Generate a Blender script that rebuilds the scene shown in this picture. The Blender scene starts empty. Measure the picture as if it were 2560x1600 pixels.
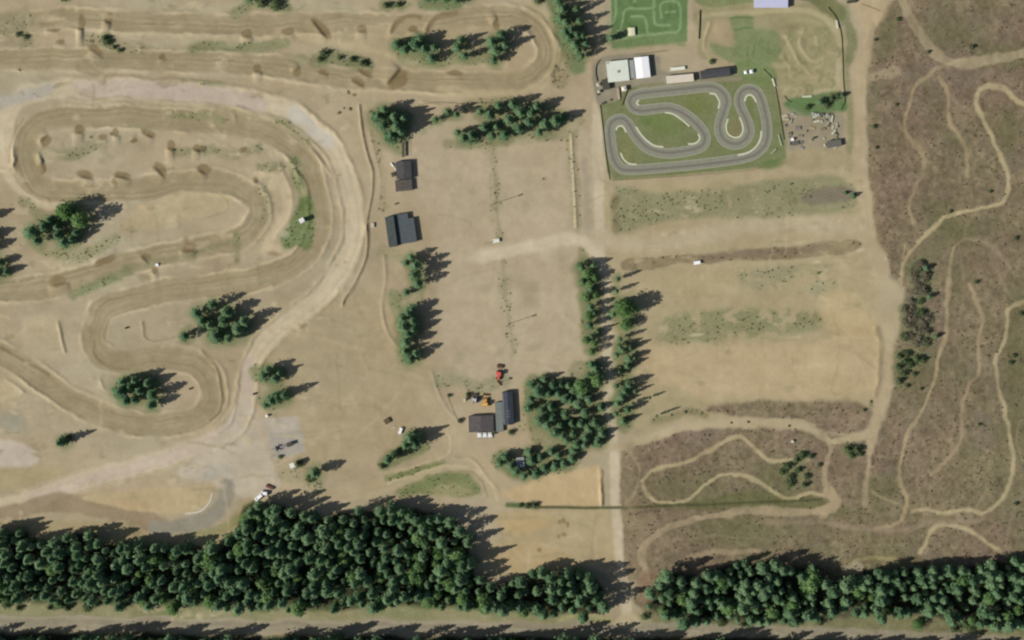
import bpy, math, random
import numpy as np
random.seed(7); RNG = np.random.RandomState(11)
S = 0.28                      # metres per map unit; map x runs east from 0 to 2560, map y runs south from 0 to 1600
KA = 0.74                     # sunlit tone -> base colour
SUN_EL, SUN_TO = 35.5, 19.0   # sun height; shadows fall to the east, 19 degrees north
sc = bpy.context.scene
COL = sc.collection
def wx(px): return (px - 1280.0) * S
def wy(py): return (800.0 - py) * S
def lin(c):
    c = np.asarray(c, float) / 255.0
    return np.where(c <= 0.04045, c / 12.92, ((c + 0.055) / 1.055) ** 2.4)
def alb(c): return lin(c) * KA

# ------------------------------------------------------------------ noise
PX0, PX1, PY0, PY1, ST = -300.0, 2860.0, -260.0, 1900.0, 2.5
NX = int((PX1 - PX0) / ST) + 1; NY = int((PY1 - PY0) / ST) + 1
GX, GY = np.meshgrid(PX0 + ST * np.arange(NX), PY0 + ST * np.arange(NY))
def vnoise(X, Y, period, seed):
    r = np.random.RandomState(seed)
    L = r.rand(256, 256)
    u = X / period + 1000.37 + seed * 3.1; v = Y / period + 1000.71 + seed * 1.7
    iu = np.floor(u).astype(int); iv = np.floor(v).astype(int)
    fu = u - iu; fv = v - iv
    fu = fu * fu * (3 - 2 * fu); fv = fv * fv * (3 - 2 * fv)
    a = L[iv % 256, iu % 256]; b = L[iv % 256, (iu + 1) % 256]
    c = L[(iv + 1) % 256, iu % 256]; d = L[(iv + 1) % 256, (iu + 1) % 256]
    return (a * (1 - fu) + b * fu) * (1 - fv) + (c * (1 - fu) + d * fu) * fv * 1.0 - 0.5
def fbm(X, Y, period, seed, octv=4, g=0.5):
    o = 0; amp = 1; tot = 0
    for k in range(octv):
        o = o + amp * vnoise(X, Y, period / 2 ** k, seed + 17 * k); tot += amp; amp *= g
    return o / tot * 2.0
WX1 = fbm(GX, GY, 70, 1, 4) ; WY1 = fbm(GX, GY, 70, 2, 4)
WPX = GX + WX1 * 9 + fbm(GX, GY, 14, 71, 2) * 2.6; WPY = GY + WY1 * 9 + fbm(GX, GY, 14, 72, 2) * 2.6     # warped coordinates: natural edges
SPX = GX + WX1 * 2.2; SPY = GY + WY1 * 2.2
N_big = fbm(GX, GY, 240, 5, 3); N_mid = fbm(GX, GY, 60, 6, 4); N_sm = fbm(GX, GY, 16, 7, 3); N_fine = fbm(GX, GY, 7, 8, 2)
N_veg = fbm(GX, GY, 45, 9, 5, 0.65); N_hue = fbm(GX, GY, 150, 10, 3)
N_lip = fbm(GX, GY, 55, 44, 3)
N_pt = fbm(GX, GY, 11, 12, 2)

# ------------------------------------------------------------------ ground fields
C = np.zeros((NY, NX, 3)); Hh = np.zeros((NY, NX)); K = np.zeros((NY, NX), int)
GROUND, TRACK, GRAVEL, PATH, HEATH, GRASS, ROAD = range(7)
C[:] = (171, 156, 127)
C += N_big[..., None] * 7 * np.array([1, .95, .85]) + N_mid[..., None] * 8 * np.array([1, .98, .9]) + N_hue[..., None] * np.array([3.5, -1.5, -3.5])
def smooth(pts, n=6, closed=False):
    P = [np.array(p, float) for p in pts]
    if len(P) < 3: return P
    if closed: P = [P[-1]] + P + [P[0], P[1]]
    else: P = [2 * P[0] - P[1]] + P + [2 * P[-1] - P[-2]]
    out = []
    for i in range(1, len(P) - 2):
        for k in range(n):
            t = k / n
            a, b, c, d = P[i - 1], P[i], P[i + 1], P[i + 2]
            out.append(0.5 * ((2 * b) + (-a + c) * t + (2 * a - 5 * b + 4 * c - d) * t * t + (-a + 3 * b - 3 * c + d) * t ** 3))
    if not closed: out.append(P[-2])
    return out
def crop(x0, x1, y0, y1):
    i0 = max(0, int((x0 - PX0) / ST)); i1 = min(NX, int((x1 - PX0) / ST) + 2)
    j0 = max(0, int((y0 - PY0) / ST)); j1 = min(NY, int((y1 - PY0) / ST) + 2)
    if i1 <= i0 or j1 <= j0: return None
    return slice(j0, j1), slice(i0, i1)
def field(wp): return {1: (WPX, WPY), 0: (GX, GY), 2: (SPX, SPY)}[wp]
def bbox(pts, m):
    xs = [p[0] for p in pts]; ys = [p[1] for p in pts]
    return crop(min(xs) - m, max(xs) + m, min(ys) - m, max(ys) + m)
def dist(pts, reach, wp=1, closed=False, W=None):
    X, Y = field(wp); W = W or (slice(0, NY), slice(0, NX)); j0, i0 = W[0].start, W[1].start
    D = np.full((W[0].stop - j0, W[1].stop - i0), 1e6); Sg = np.ones(D.shape)
    Q = list(pts) + ([pts[0]] if closed else [])
    for a, b in zip(Q[:-1], Q[1:]):
        m = reach + 16
        s = crop(min(a[0], b[0]) - m, max(a[0], b[0]) + m, min(a[1], b[1]) - m, max(a[1], b[1]) + m)
        if s is None: continue
        s = (slice(max(s[0].start, j0), min(s[0].stop, W[0].stop)), slice(max(s[1].start, i0), min(s[1].stop, W[1].stop)))
        if s[0].stop <= s[0].start or s[1].stop <= s[1].start: continue
        l = (slice(s[0].start - j0, s[0].stop - j0), slice(s[1].start - i0, s[1].stop - i0))
        x = X[s] - a[0]; y = Y[s] - a[1]; dx, dy = b[0] - a[0], b[1] - a[1]
        L2 = dx * dx + dy * dy + 1e-9
        t = np.clip((x * dx + y * dy) / L2, 0, 1)
        d = np.hypot(x - t * dx, y - t * dy); sg = np.sign(x * dy - y * dx)
        w = d < D[l]
        D[l] = np.where(w, d, D[l]); Sg[l] = np.where(w, sg, Sg[l])
    return D, Sg
def sstep(e0, e1, x):
    t = np.clip((x - e0) / (e1 - e0 + 1e-9), 0, 1); return t * t * (3 - 2 * t)
def mixc(m, col, a=1.0, W=None):
    W = W or (slice(0, NY), slice(0, NX))
    m = (m * a)[..., None]
    base = np.array(col, float) + N_mid[W][..., None] * 6 + N_sm[W][..., None] * 4
    C[W] = C[W] * (1 - m) + base * m
def full(m, W):
    o = np.zeros((NY, NX)); o[W] = m; return o
def line(pts, w, col, a=1.0, soft=4, cls=None, streak=0.0, wp=1, sm=True, dh=0.0, patchy=0.0, lips=0.0, wob=0.0):
    if sm: pts = smooth(pts)
    W = bbox(pts, w / 2 + soft + 34)
    if W is None: return
    D, Sg = dist(pts, w / 2 + soft + 14, wp, W=W)
    if wob: D = D * (1 + N_lip[W] * wob * 1.5 + N_sm[W] * wob)
    m = 1 - sstep(w / 2 - soft, w / 2 + soft, D)
    if patchy: m = m * np.clip((.95 if wob else .75) + N_veg[W] * patchy, 0, 1)
    if lips:
        l = np.exp(-((D - w / 2 - 4) / 4.5) ** 2) * np.clip(.55 + N_lip[W] * 1.1, 0, 1); mixc(l, (196, 180, 146), lips, W)
        Hh[W] += l * .36
        l = np.exp(-((D - w / 2 + 3) / 2.6) ** 2) * np.clip(.3 + N_lip[W] * 1.2, 0, 1); mixc(l, (140, 125, 94), lips * .7, W)
    mixc(m, col, a, W)
    if streak:
        r = np.random.RandomState(int(abs(pts[0][0]) * 7 + w)); L = np.cumsum(r.randn(400)) ; L -= np.convolve(L, np.ones(9) / 9, 'same')
        sd = (D * Sg) / 2.2 + 200; i = np.clip(sd.astype(int), 0, 398); f = np.clip(sd - i, 0, 1)
        v = L[i] * (1 - f) + L[i + 1] * f
        C[W] += (v * streak * m * (0.7 + N_mid[W]))[..., None] * 5
    if cls is not None: K[W][m > 0.5] = cls
def inside(pts, X, Y):
    c = np.zeros(X.shape, bool); n = len(pts)
    for i in range(n):
        x1, y1 = pts[i]; x2, y2 = pts[(i + 1) % n]
        if y1 == y2: continue
        k = ((y1 > Y) != (y2 > Y)) & (X < (x2 - x1) * (Y - y1) / (y2 - y1) + x1)
        c ^= k
    return c
def poly(pts, col, a=1.0, soft=5, cls=None, wp=1, sm=True, patchy=0.0, veg=None):
    if sm: pts = smooth(pts, 5, True)
    pts = [tuple(p) for p in pts]; W = bbox(pts, soft + 20); X, Y = field(wp)
    D, _ = dist(pts, soft, wp, True, W); ins = inside(pts, X[W], Y[W])
    sd = np.where(ins, -D, D); m = 1 - sstep(-soft, soft, sd)
    if patchy: m = m * np.clip(0.7 + N_veg[W] * patchy, 0, 1)
    if veg is not None: m = m * sstep(veg, veg + 0.35, N_veg[W] + N_sm[W] * .3)
    mixc(m, col, a, W)
    if cls is not None: K[W][m > 0.5] = cls
    return full(m, W)
def blob(cx, cy, rx, ry, ang, col, a=1.0, soft=0.3, cls=None, wp=1):
    X, Y = field(wp)
    r = max(rx, ry) * 1.6 + 14; s = crop(cx - r, cx + r, cy - r, cy + r)
    if s is None: return None
    c, si = math.cos(math.radians(ang)), math.sin(math.radians(ang))
    x = X[s] - cx; y = Y[s] - cy
    q = np.hypot((x * c + y * si) / rx, (-x * si + y * c) / ry)
    m = 1 - sstep(1 - soft, 1 + soft, q); mixc(m, col, a, s)
    if cls is not None: K[s][m > 0.5] = cls
def ridge(pts, h, w, wp=2, sm=True, closed=False):
    if sm: pts = smooth(pts)
    W = bbox(pts, w * 3 + 20); w = max(2.6, w * .62) if w < 7.5 else w * .8
    D, _ = dist(pts, w * 3, wp, W=W)
    Hh[W] += h * .75 * np.exp(-(D / w) ** 2) * (1 if wp == 0 else np.clip(.75 + N_lip[W] * .8, 0, 1.2))
def crest(cx, cy, rx, ry, ang, h):
    """jump: earth ramped up from the south-west, steep drop on the far side of the crest"""
    r = max(rx, ry) * 4 + 20; s = crop(cx - r, cx + r, cy - r, cy + r)
    if s is None: return
    a = math.radians(ang); tx, ty = math.cos(a), math.sin(a)
    nx, ny = ty, -tx                    # candidate normal
    if nx * 0.94 - ny * 0.33 < 0: nx, ny = -nx, -ny
    x = SPX[s] - cx; y = SPY[s] - cy
    t = (x * tx + y * ty) / (rx * 1.15); v = (x * nx + y * ny) + ry * 0.8
    lat = np.clip(1 - t * t, 0, 1) ** 0.6
    Lw = ry * 2.6; Ds = 2 * h / S * 0.9
    prof = np.where(v < 0, np.clip(1 + v / Lw, 0, 1) ** 1.3, np.clip(1 - v / Ds, 0, 1))
    Hh[s] += h * lat * prof
OLIVE = (136, 133, 98); GRN = (120,128,88); LUSH = (104, 126, 84); LIGHT = (195, 180, 151); TRK = (155, 141, 110); ORG = (190, 167, 126); DKBRN = (134, 117, 86)
HEA = (127, 114, 89)

# --- broad areas
poly([(990,340),(1490,330),(1515,600),(1480,900),(1300,980),(1110,920),(1090,600)], (179,164,136), .85, 20)
poly([(1520,440),(2130,430),(2200,700),(2230,860),(2170,1010),(1560,1040),(1530,700)], (171,157,122), .9, 14)
poly([(650,760),(1000,740),(1080,960),(1000,1080),(800,1190),(700,1030),(640,900)], (168,153,120), .7, 20)
# heath, east and south-east
m = poly([(2200,-300),(2900,-300),(2900,1900),(1700,1900),(1640,1560),(1560,1480),(1550,1330),(1552,1130),(1700,1080),(1850,1068),(2050,1078),(2120,1092),(2187,1086),(2215,1035),(2236,960),(2236,866),(2256,790),(2262,720),(2225,690),(2216,640),(2192,601),(2182,506),(2168,400),(2168,290),(2168,185),(2186,60),(2214,20)], HEA, 1, 7, HEATH, sm=False)
m2 = poly([(1770,1030),(1800,1012),(1920,1003),(2100,1004),(2175,1015),(2170,1060),(2130,1078),(2060,1075),(2000,1055),(1900,1046)], (126,112,88), .85, 7, HEATH)
HM = np.maximum(m, m2)
C[:] = C + (HM * N_veg)[..., None] * np.array([17, 14, 13]) + (HM * N_pt)[..., None] * np.array([15, 14, 12]) + (HM * N_big)[..., None] * np.array([2, -5, 3]) + (HM*N_fine)[..., None]*np.array([11,10,9.5])
gm = HM * sstep(-.05, .45, fbm(GX, GY, 110, 33, 4, .6)); mixc(gm, (109,106,78), .45)
gm = HM * sstep(.15, .55, fbm(GX, GY, 70, 35, 4, .6)); mixc(gm, (120,108,93), .5)
gm = HM * sstep(.15, .6, fbm(GX, GY, 60, 39, 4, .6)); mixc(gm, (128,109,90), .6)
dk = HM * sstep(.45, .7, fbm(GX, GY, 13, 36, 2)); mixc(dk, (88,78,58), .5)
pk = HM * sstep(.5, .8, fbm(GX, GY, 18, 37, 2)); mixc(pk, (146,130,108), .45)
Hh += HM * (fbm(GX, GY, 13, 38, 2) * .09 + N_veg * .15)
for g in [(1700,1220,90,45,0),(1950,1200,80,50,0),(2200,1215,50,30,0),(2290,920,50,60,0),(2380,560,80,30,30),(2360,90,60,40,0),(2520,140,60,30,0),(2540,900,30,200,0),(2520,330,30,60,0),(2220,90,25,60,10),(1850,1330,120,40,0),(2080,1280,60,12,0)]:
    blob(*g, (100,100,66), .5, .7)
poly([(1550,1290),(1620,1290),(1640,1330),(1620,1400),(1560,1440),(1535,1400)], (140,124,98), .7, 12)
poly([(1880,1230),(2060,1250),(2050,1270),(1700,1272),(1700,1262)], (98,100,62), .7, 6)
# --- motocross track lanes
lanes = [([(-260,60),(60,52),(250,50),(450,55),(650,62),(850,55),(1000,62),(1120,52),(1230,35),(1320,55),(1368,110),(1362,165),(1300,198),(1180,205),(1000,200),(850,192),(680,165),(450,155),(250,150),(50,150),(-260,150)], 48),
         ([(560,305),(400,295),(250,292),(140,295),(85,325),(66,380),(80,440),(130,475),(240,480),(400,465),(520,452),(600,465),(645,510),(640,560),(590,600),(480,622),(330,655),(180,700),(60,722),(-200,735)], 52),
         ([(560,300),(640,318),(720,360),(775,430),(800,520),(790,600),(740,660),(640,700),(520,715),(380,735),(270,770),(235,830),(250,885),(310,905),(400,895),(480,900),(530,945),(533,1000),(490,1045),(400,1062),(300,1050),(200,1010),(110,950),(0,885),(-200,800)], 54)]
for p, w in lanes:
    line(p, w, TRK, .92, 7, TRACK, streak=1.4, lips=.9)
poly([(800,60),(1180,60),(1250,50),(1330,120),(1300,180),(1100,170),(900,150)], (170,155,122), .6, 14)
poly([(340,520),(480,475),(560,480),(570,520),(480,545),(360,570),(300,570)], (178,163,128), .9, 10)
blob(362,517,16,7,8,(196,168,132),.7,.5)
line([(350,500),(450,482),(530,476),(565,498),(562,530),(520,545)], 5, (150,136,104), .5, 3)
# light shoulders and berms beside the lanes
line([(1290,-10),(1360,40),(1400,110),(1392,180),(1330,225),(1200,235),(1100,225)], 22, (180,165,130), .8, 6)
line([(1300,30),(1350,62),(1376,115),(1370,170),(1325,205)], 6, (136,122,92), .55, 3)
ridge([(1310,20),(1362,58),(1390,115),(1380,175),(1330,212)], .45, 7)
line([(640,110),(700,85),(760,95),(860,110),(960,135),(1060,165),(1170,165),(1260,165)], 14, (184,168,134), .8, 6)
line([(0,80),(100,72),(220,72),(360,85),(480,92),(600,100)], 12, (178,164,132), .7, 6)
line([(0,172),(100,180),(250,178),(330,188)], 16, (180,166,134), .6, 6)
line([(340,5),(500,20),(640,8),(760,15),(900,25)], 20, (176,166,134), .7, 8)
# haul road
hr = [(13,400),(8,330),(28,270),(85,232),(200,222),(400,226),(560,242),(680,262),(765,305),(832,375),(868,450),(884,520),(880,600),(850,672),(800,742),(735,795),(665,850),(628,910),(617,980),(600,1040),(558,1085),(480,1122),(350,1165),(200,1205),(80,1245),(-200,1330)]
line(hr, 46, LIGHT, .95, 6, GRAVEL, streak=.7, lips=.4)
line([(200,222),(400,226),(560,242),(650,256)], 42, (186,169,155), .75, 8)
line([(-30,262),(30,255),(85,232),(120,222)], 30, (176,171,160), .75, 9)
line([(735,285),(775,312),(820,355)], 34, (194,188,174), .8, 9)
line([(620,905),(600,1040),(480,1120),(350,1165),(200,1205),(80,1245)], 32, (190,173,158), .6, 9)
line([(13,400),(28,450),(75,495),(130,515),(190,520)], 22, (194,178,148), .9, 6)
line([(60,300),(32,350),(30,420),(55,465),(100,492)], 5, (138,124,94), .5, 3)
ridge([(75,290),(38,345),(34,420),(62,470),(120,500)], .35, 6)
line([(190,175),(260,190),(350,195),(520,205),(600,215)], 8, (150,134,106), .6, 4)
line([(200,232),(300,258),(420,262),(560,275),(680,290)], 7, (160,147,116), .6, 4)
for rp, h, w in [([(898,262),(905,330),(918,385),(932,430),(930,490),(918,550),(916,640),(888,705),(862,745),(856,765)], .55, 4.5),
                 ([(925,330),(935,380),(950,440),(948,500)], .3, 5), ([(722,335),(790,390),(830,440)], .35, 6),
                 ([(735,425),(762,455),(772,490)], .45, 5), ([(700,418),(728,478),(724,540),(690,590)], .35, 7),
                 ([(830,650),(810,690),(790,705)], .3, 6), ([(640,430),(700,408)], .3, 5),
                 ([(232,850),(236,890),(270,918),(320,925)], .35, 5), ([(268,805),(256,835),(262,855),(280,862)], .5, 4),
                 ([(355,805),(366,850),(430,846),(470,848)], .4, 4), ([(505,880),(540,920),(553,985),(545,1030),(520,1050)], .5, 5),
                 ([(590,1010),(575,1060),(540,1085)], .35, 5), ([(15,950),(35,962),(60,980)], .5, 5), ([(0,872),(60,905),(120,938)], .5, 6),
                 ([(145,808),(152,835),(158,865),(163,880)], .7, 5), ([(250,950),(262,975),(285,975)], .4, 5),
                 ([(960,640),(965,700),(955,770),(968,830),(1000,872),(1030,898)], .35, 6),
                 ([(1080,930),(1100,990),(1125,1030),(1148,1050)], .35, 5), ([(1135,1145),(1180,1148),(1215,1190),(1245,1225)], .4, 5),
                 ([(1110,1060),(1128,1090),(1125,1130)], .25, 5), ([(1498,1172),(1502,1215),(1504,1264)], .9, 5),
                 ([(2192,820),(2203,860),(2200,900),(2198,950),(2190,985)], .5, 8),
                 ([(1920,965),(2000,968),(2060,985),(2110,990),(2160,960)], .1, 6),
                 ([(1228,360),(1232,420),(1238,510),(1246,590)], .12, 5), ([(1250,650),(1265,760),(1280,880)], .12, 5),
                 ([(560,1140),(480,1180),(420,1195),(300,1205)], .2, 6), ([(440,1150),(360,1180),(200,1230)], .2, 6),
                 ([(1055,255),(1100,262),(1150,258),(1200,262),(1260,258)], .35, 5),
                 ([(900,1210),(1000,1180),(1080,1150)], .2, 5), ([(370,540),(300,560)], .15, 6)]:
    ridge(rp, h, w)
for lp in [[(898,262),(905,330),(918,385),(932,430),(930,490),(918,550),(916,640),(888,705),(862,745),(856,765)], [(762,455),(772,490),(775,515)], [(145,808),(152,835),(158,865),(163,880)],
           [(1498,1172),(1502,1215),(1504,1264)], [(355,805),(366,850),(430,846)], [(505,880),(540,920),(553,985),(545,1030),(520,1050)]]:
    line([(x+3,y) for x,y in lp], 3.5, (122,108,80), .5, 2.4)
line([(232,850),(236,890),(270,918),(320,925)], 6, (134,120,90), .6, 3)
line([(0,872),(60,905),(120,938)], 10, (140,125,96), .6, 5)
poly([(60,795),(140,790),(150,850),(155,885),(120,905),(80,900),(55,850)], (180,165,133), .8, 8)
poly([(0,955),(25,955),(60,985),(0,1005),(-40,1000)], (186,170,136), .8, 6)
poly([(-60,1096),(20,1100),(75,1120),(95,1150),(60,1165),(-60,1165)], (198,184,168), .85, 7, GRAVEL)
blob(30,1060,38,28,0,(150,147,128),.7,.5)
# vegetation strips by the lanes
def veg(pts, w, col=OLIVE, a=.8, p=.9): line(pts, w, col, a, 7, GRASS, patchy=p)
veg([(485,122),(540,116),(600,120),(650,118),(710,110)], 28, (124,128,90), .95, .3); veg([(790,150),(830,140),(880,150),(915,165)], 38, (118,120,84), .9, .3); veg([(730,150),(760,145)], 20)
veg([(435,285),(500,292),(560,300)], 20, (126,126,88)); veg([(690,300),(730,320),(770,355)], 14, (130,128,90)); veg([(455,205),(510,210),(560,212)], 10)
veg([(110,375),(150,385),(190,385),(240,365)], 28, (132,130,96)); veg([(440,380),(520,375),(580,385),(640,370)], 26, (132,130,96), .7); veg([(590,30),(650,10),(720,22)], 30, (122,126,90), .8)
veg([(650,410),(700,420)], 24, (128,126,92)); veg([(960,15),(1020,12)], 18, (126,130,92)); veg([(1050,12),(1150,14)], 20, LUSH, .8)
veg([(735,410),(750,470),(765,520)], 30, (122,128,88), .9, .3); poly([(735,520),(765,490),(783,500),(788,560),(782,612),(765,625),(745,612),(715,620),(705,590),(722,560)], (112,124,80), .95, 6, GRASS)
blob(760,520,18,22,0,(98,114,64),.7,.6); blob(714,581,12,10,0,(172,168,140),.8,.5)
veg([(655,470),(672,510),(662,550)], 26, (138,132,100), .7, .3)
line([(652,430),(700,460),(718,510),(705,555),(675,610)], 24, (190,174,142), .85, 6)
blob(680,620,26,14,0,(188,172,138),.8,.5); blob(685,634,16,6,10,(140,118,88),.6,.5)
veg([(185,735),(230,715),(290,690),(320,672)], 24, (118,126,86), .9, .3); veg([(320,672),(390,655),(480,635),(560,612),(590,610)], 14, (128,126,92), .8, .5); veg([(585,590),(588,655)], 18, (128,124,88), .9)
veg([(60,505),(90,525),(110,560)], 30, (130,130,94), .7); veg([(110,620),(180,645),(250,615),(290,600)], 30, (132,132,94), .7)
veg([(20,95),(60,100)], 40, (132,128,96), .7); veg([(10,60),(60,40)], 50, (146,140,110), .7); veg([(215,100),(260,110),(350,120)], 30, (140,132,100), .6)
veg([(955,630),(1000,640),(1040,680),(1050,740)], 30, (140,138,100), .6); veg([(990,740),(1005,800),(1010,860),(1020,905)], 34, (122,130,90), .8, .3)
veg([(1460,630),(1465,720),(1470,820),(1475,870)], 36, (128,126,88), .85, .4); veg([(930,330),(955,420),(960,520)], 18, (150,142,108), .6)
veg([(1175,265),(1300,260),(1450,300)], 30, (140,136,100), .6); veg([(1050,330),(1100,300)], 26, (150,148,116), .7); veg([(1120,360),(1300,350),(1440,330)], 24, (132,130,96), .6)
veg([(960,290),(1000,370)], 40, (120,128,90), .7); veg([(1000,150),(1100,150),(1250,140)], 30, (134,136,98), .8)
veg([(640,930),(680,950),(720,1000)], 40, (138,138,100), .8); veg([(690,1040),(650,1000)], 20, (140,138,100), .6)
veg([(955,1160),(1010,1135),(1060,1110)], 34, (124,130,88), .8, .4); veg([(690,1160),(740,1190),(790,1210)], 50, (150,146,112), .7, .6)
veg([(1225,370),(1232,430),(1240,520),(1248,590)], 13, (148,138,106), .8, .5); veg([(1252,650),(1264,740),(1276,830),(1285,900)], 12, (148,140,106), .7, .5)
veg([(1100,960),(1140,950),(1200,970),(1260,950)], 34, (142,140,108), .8, .5); veg([(1305,960),(1318,1000),(1310,1060)], 26, (150,146,106), .6)
veg([(1335,965),(1345,1010),(1360,1090),(1430,1120)], 60, (112,116,76), .7, .3); veg([(1450,930),(1480,1000),(1500,1080)], 60, (116,118,82), .7, .3); veg([(1250,1150),(1340,1180),(1420,1150)], 50, (118,122,84), .8, .3)
veg([(1550,870),(1570,960),(1560,1060)], 40, (126,126,88), .8, .3); veg([(1540,760),(1560,830)], 40, (124,128,86), .7, .4)
# pads, islands, bends in the south-west
poly([(655,1048),(745,1040),(764,1128),(684,1150)], (176,166,150), .95, 3, GRAVEL, sm=False, wp=2)
poly([(668,1085),(752,1075),(762,1128),(686,1146)], (164,158,146), .8, 5, sm=False, wp=2)
poly([(515,1115),(560,1060),(605,1000),(625,1010),(655,1060),(680,1150),(700,1215),(640,1245),(560,1225),(500,1205),(440,1180)], (186,173,152), .9, 9, GRAVEL)
blob(545,1180,40,18,-20,(174,168,152),.7,.5)
line([(400,1310),(300,1285),(200,1262),(120,1258),(0,1290),(-200,1350)], 44, (150,133,106), .95, 6, PATH)
line([(572,1212),(566,1250),(540,1283),(490,1308),(430,1320),(390,1318)], 36, (150,144,127), .95, 5, ROAD, streak=.5)
poly([(202,1248),(260,1230),(380,1222),(500,1214),(536,1214),(524,1258),(485,1282),(420,1284),(360,1278),(280,1262)], (182,163,126), .97, 4)
blob(330,1262,60,12,8,(188,162,124),.6,.6)
poly([(-100,1310),(100,1300),(300,1310),(420,1345),(560,1310),(620,1250),(640,1290),(560,1370),(400,1385),(200,1370),(-100,1350)], (164,149,112), .9, 10); veg([(480,1340),(560,1320),(600,1290)], 26, (138,138,92), .7, .6)
poly([(-260,1178),(60,1170),(170,1170),(60,1215),(-260,1260)], (172,157,118), .7, 10)
# centre south
line([(985,870),(1045,960),(1095,1030),(1150,1100),(1205,1170),(1250,1235)], 36, (176,160,128), .9, 9)
line([(700,1240),(850,1235),(960,1200),(1060,1160),(1110,1120),(1118,1080)], 20, (174,158,124), .8, 7)
line([(860,1250),(980,1220),(1060,1185),(1140,1160)], 12, (180,166,130), .6, 5)
veg([(965,1195),(1020,1182),(1090,1165)], 14, (116,122,78), .95, .2); poly([(990,1232),(1050,1200),(1110,1185),(1160,1182),(1190,1205),(1205,1235),(1150,1245),(1100,1235),(1060,1240)], (118,124,80), .9, 7, GRASS)
poly([(1080,1225),(1130,1205),(1180,1225),(1170,1242),(1100,1243)], (158,148,108), .6, 8)
line([(1120,1175),(1190,1180),(1230,1215),(1250,1250)], 6, (190,176,140), .6, 3)
poly([(1260,1235),(1320,1205),(1400,1180),(1470,1165),(1499,1170),(1502,1262),(1400,1264),(1330,1262)], (190,167,127), .95, 5)
poly([(1240,1285),(1380,1275),(1520,1275),(1540,1400),(1480,1420),(1300,1430),(1200,1430),(1190,1400),(1260,1330)], (176,159,122), .9, 9)
poly([(1250,1290),(1330,1280),(1380,1300),(1330,1330),(1270,1330)], (192,166,118), .6, 14); poly([(1230,1390),(1330,1350),(1420,1400),(1300,1430)], (186,162,120), .6, 14)
for a_, b_ in [((1398,1308),5),((1410,1305),6),((1421,1312),5),((1410,1337),6),((1400,1342),4),((1350,1374),6)]: blob(a_[0],a_[1],b_,b_,0,(120,104,74),.6,.5)
# paddock roads
line([(1500,150),(1494,260),(1492,400),(1497,520),(1505,620),(1512,700),(1514,800),(1517,900),(1524,1000),(1530,1090),(1538,1200),(1544,1300),(1550,1400),(1560,1500),(1565,1560)], 25, (194,180,152), .95, 5, PATH)
line([(1500,150),(1520,130),(1600,120),(1700,115),(1740,100),(1738,-100)], 20, (168,154,124), .85, 5, PATH)
line([(1465,200),(1460,250)], 60, (174,156,126), .7, 20)
line([(1390,240),(1440,200),(1490,150)], 40, (168,152,122), .7, 14)
line([(1460,400),(1466,480),(1470,580)], 16, (162,150,128), .7, 5)
veg([(1422,340),(1428,440),(1436,520),(1444,590)], 16, (152,144,110), .8, .4); veg([(1438,340),(1442,440),(1450,560)], 8, (140,132,100), .8, .3)
line([(1428,338),(1431,400),(1436,480),(1440,568)], 4.5, (194,184,150), .9, 1.8, wp=0); ridge([(1428,338),(1431,400),(1436,480),(1440,568)], .5, 4, wp=0)
blob(1195,641,36,16,-8,(190,176,148),.6,.6)
line([(1200,640),(1260,628),(1330,612),(1410,600),(1460,606),(1500,640)], 32, (198,184,156), .95, 8, PATH)
line([(1500,590),(1600,610),(1760,590),(1900,560),(2160,570)], 44, (182,167,138), .75, 14)
line([(1520,460),(1700,440),(1900,428),(2150,420)], 26, (172,157,126), .8, 8)
for b in [(1150,440,10,10),(1000,350,16,16),(1360,447,7,7),(1312,520,14,14),(1384,435,6,6),(1345,860,14,14),(1152,885,12,9),(1120,930,40,18)]: blob(*b,0,(156,147,118),.5,.5)
# east fields
poly([(1540,470),(1640,480),(1800,470),(1950,450),(2120,450),(2140,520),(2000,540),(1800,545),(1650,560),(1545,580)], (137,135,101), .85, 10, GRASS, veg=-.75)
poly([(1540,500),(1700,505),(1950,490),(2080,500),(1980,530),(1750,540),(1600,555)], (136,134,98), .6, 14, veg=-.1)
poly([(2005,492),(2060,472),(2120,470),(2150,490),(2120,505),(2040,515)], (124,114,96), .85, 6, HEATH)
poly([(1560,650),(1640,640),(1760,635),(1900,622),(2060,604),(2140,600),(2142,625),(2050,640),(1900,650),(1780,655),(1650,668),(1565,680)], (124,110,82), .9, 4, HEATH, patchy=.5)
poly([(1760,630),(1960,618),(2060,610),(2060,625),(1900,640),(1760,650)], (124,108,90), .6, 6)
poly([(1850,680),(1930,668),(2080,660),(2090,700),(2060,730),(1960,740),(1860,720)], (144,140,108), .7, 14, GRASS, veg=-.3)
poly([(1650,800),(1800,775),(2000,770),(2060,790),(2050,825),(1950,840),(1800,850),(1650,860)], (134,132,96), .9, 12, GRASS, veg=-.4)
poly([(1600,870),(1720,860),(1900,862),(2060,850),(2190,800),(2195,860),(2190,980),(2000,1000),(1850,990),(1700,1010),(1600,1000)], (184,164,128), .85, 14)
poly([(2080,720),(2150,740),(2190,820),(2100,850),(2050,780)], (186,165,124), .6, 18)
poly([(1640,700),(1760,680),(1840,700),(1780,740),(1660,730)], (176,160,122), .6, 14)
poly([(1560,1000),(1640,960),(1720,985),(1760,1010),(1700,1050),(1580,1080)], (158,147,112), .7, 14); veg([(1640,1050),(1680,1045),(1730,1030),(1760,1040)], 18, (128,120,88), .8, .4)
line([(2085,780),(2098,860),(2096,920),(2080,960),(2085,985),(2110,985),(2145,960),(2152,920)], 4, (164,144,106), .5, 3)
line([(1990,880),(1985,940),(2010,970)], 3, (168,150,112), .5, 2); line([(1700,840),(1900,826),(2050,810)], 10, (150,142,108), .5, 5)
line([(1900,980),(1920,860),(1960,870),(1990,960)], 4, (172,152,112), .4, 3)
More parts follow.
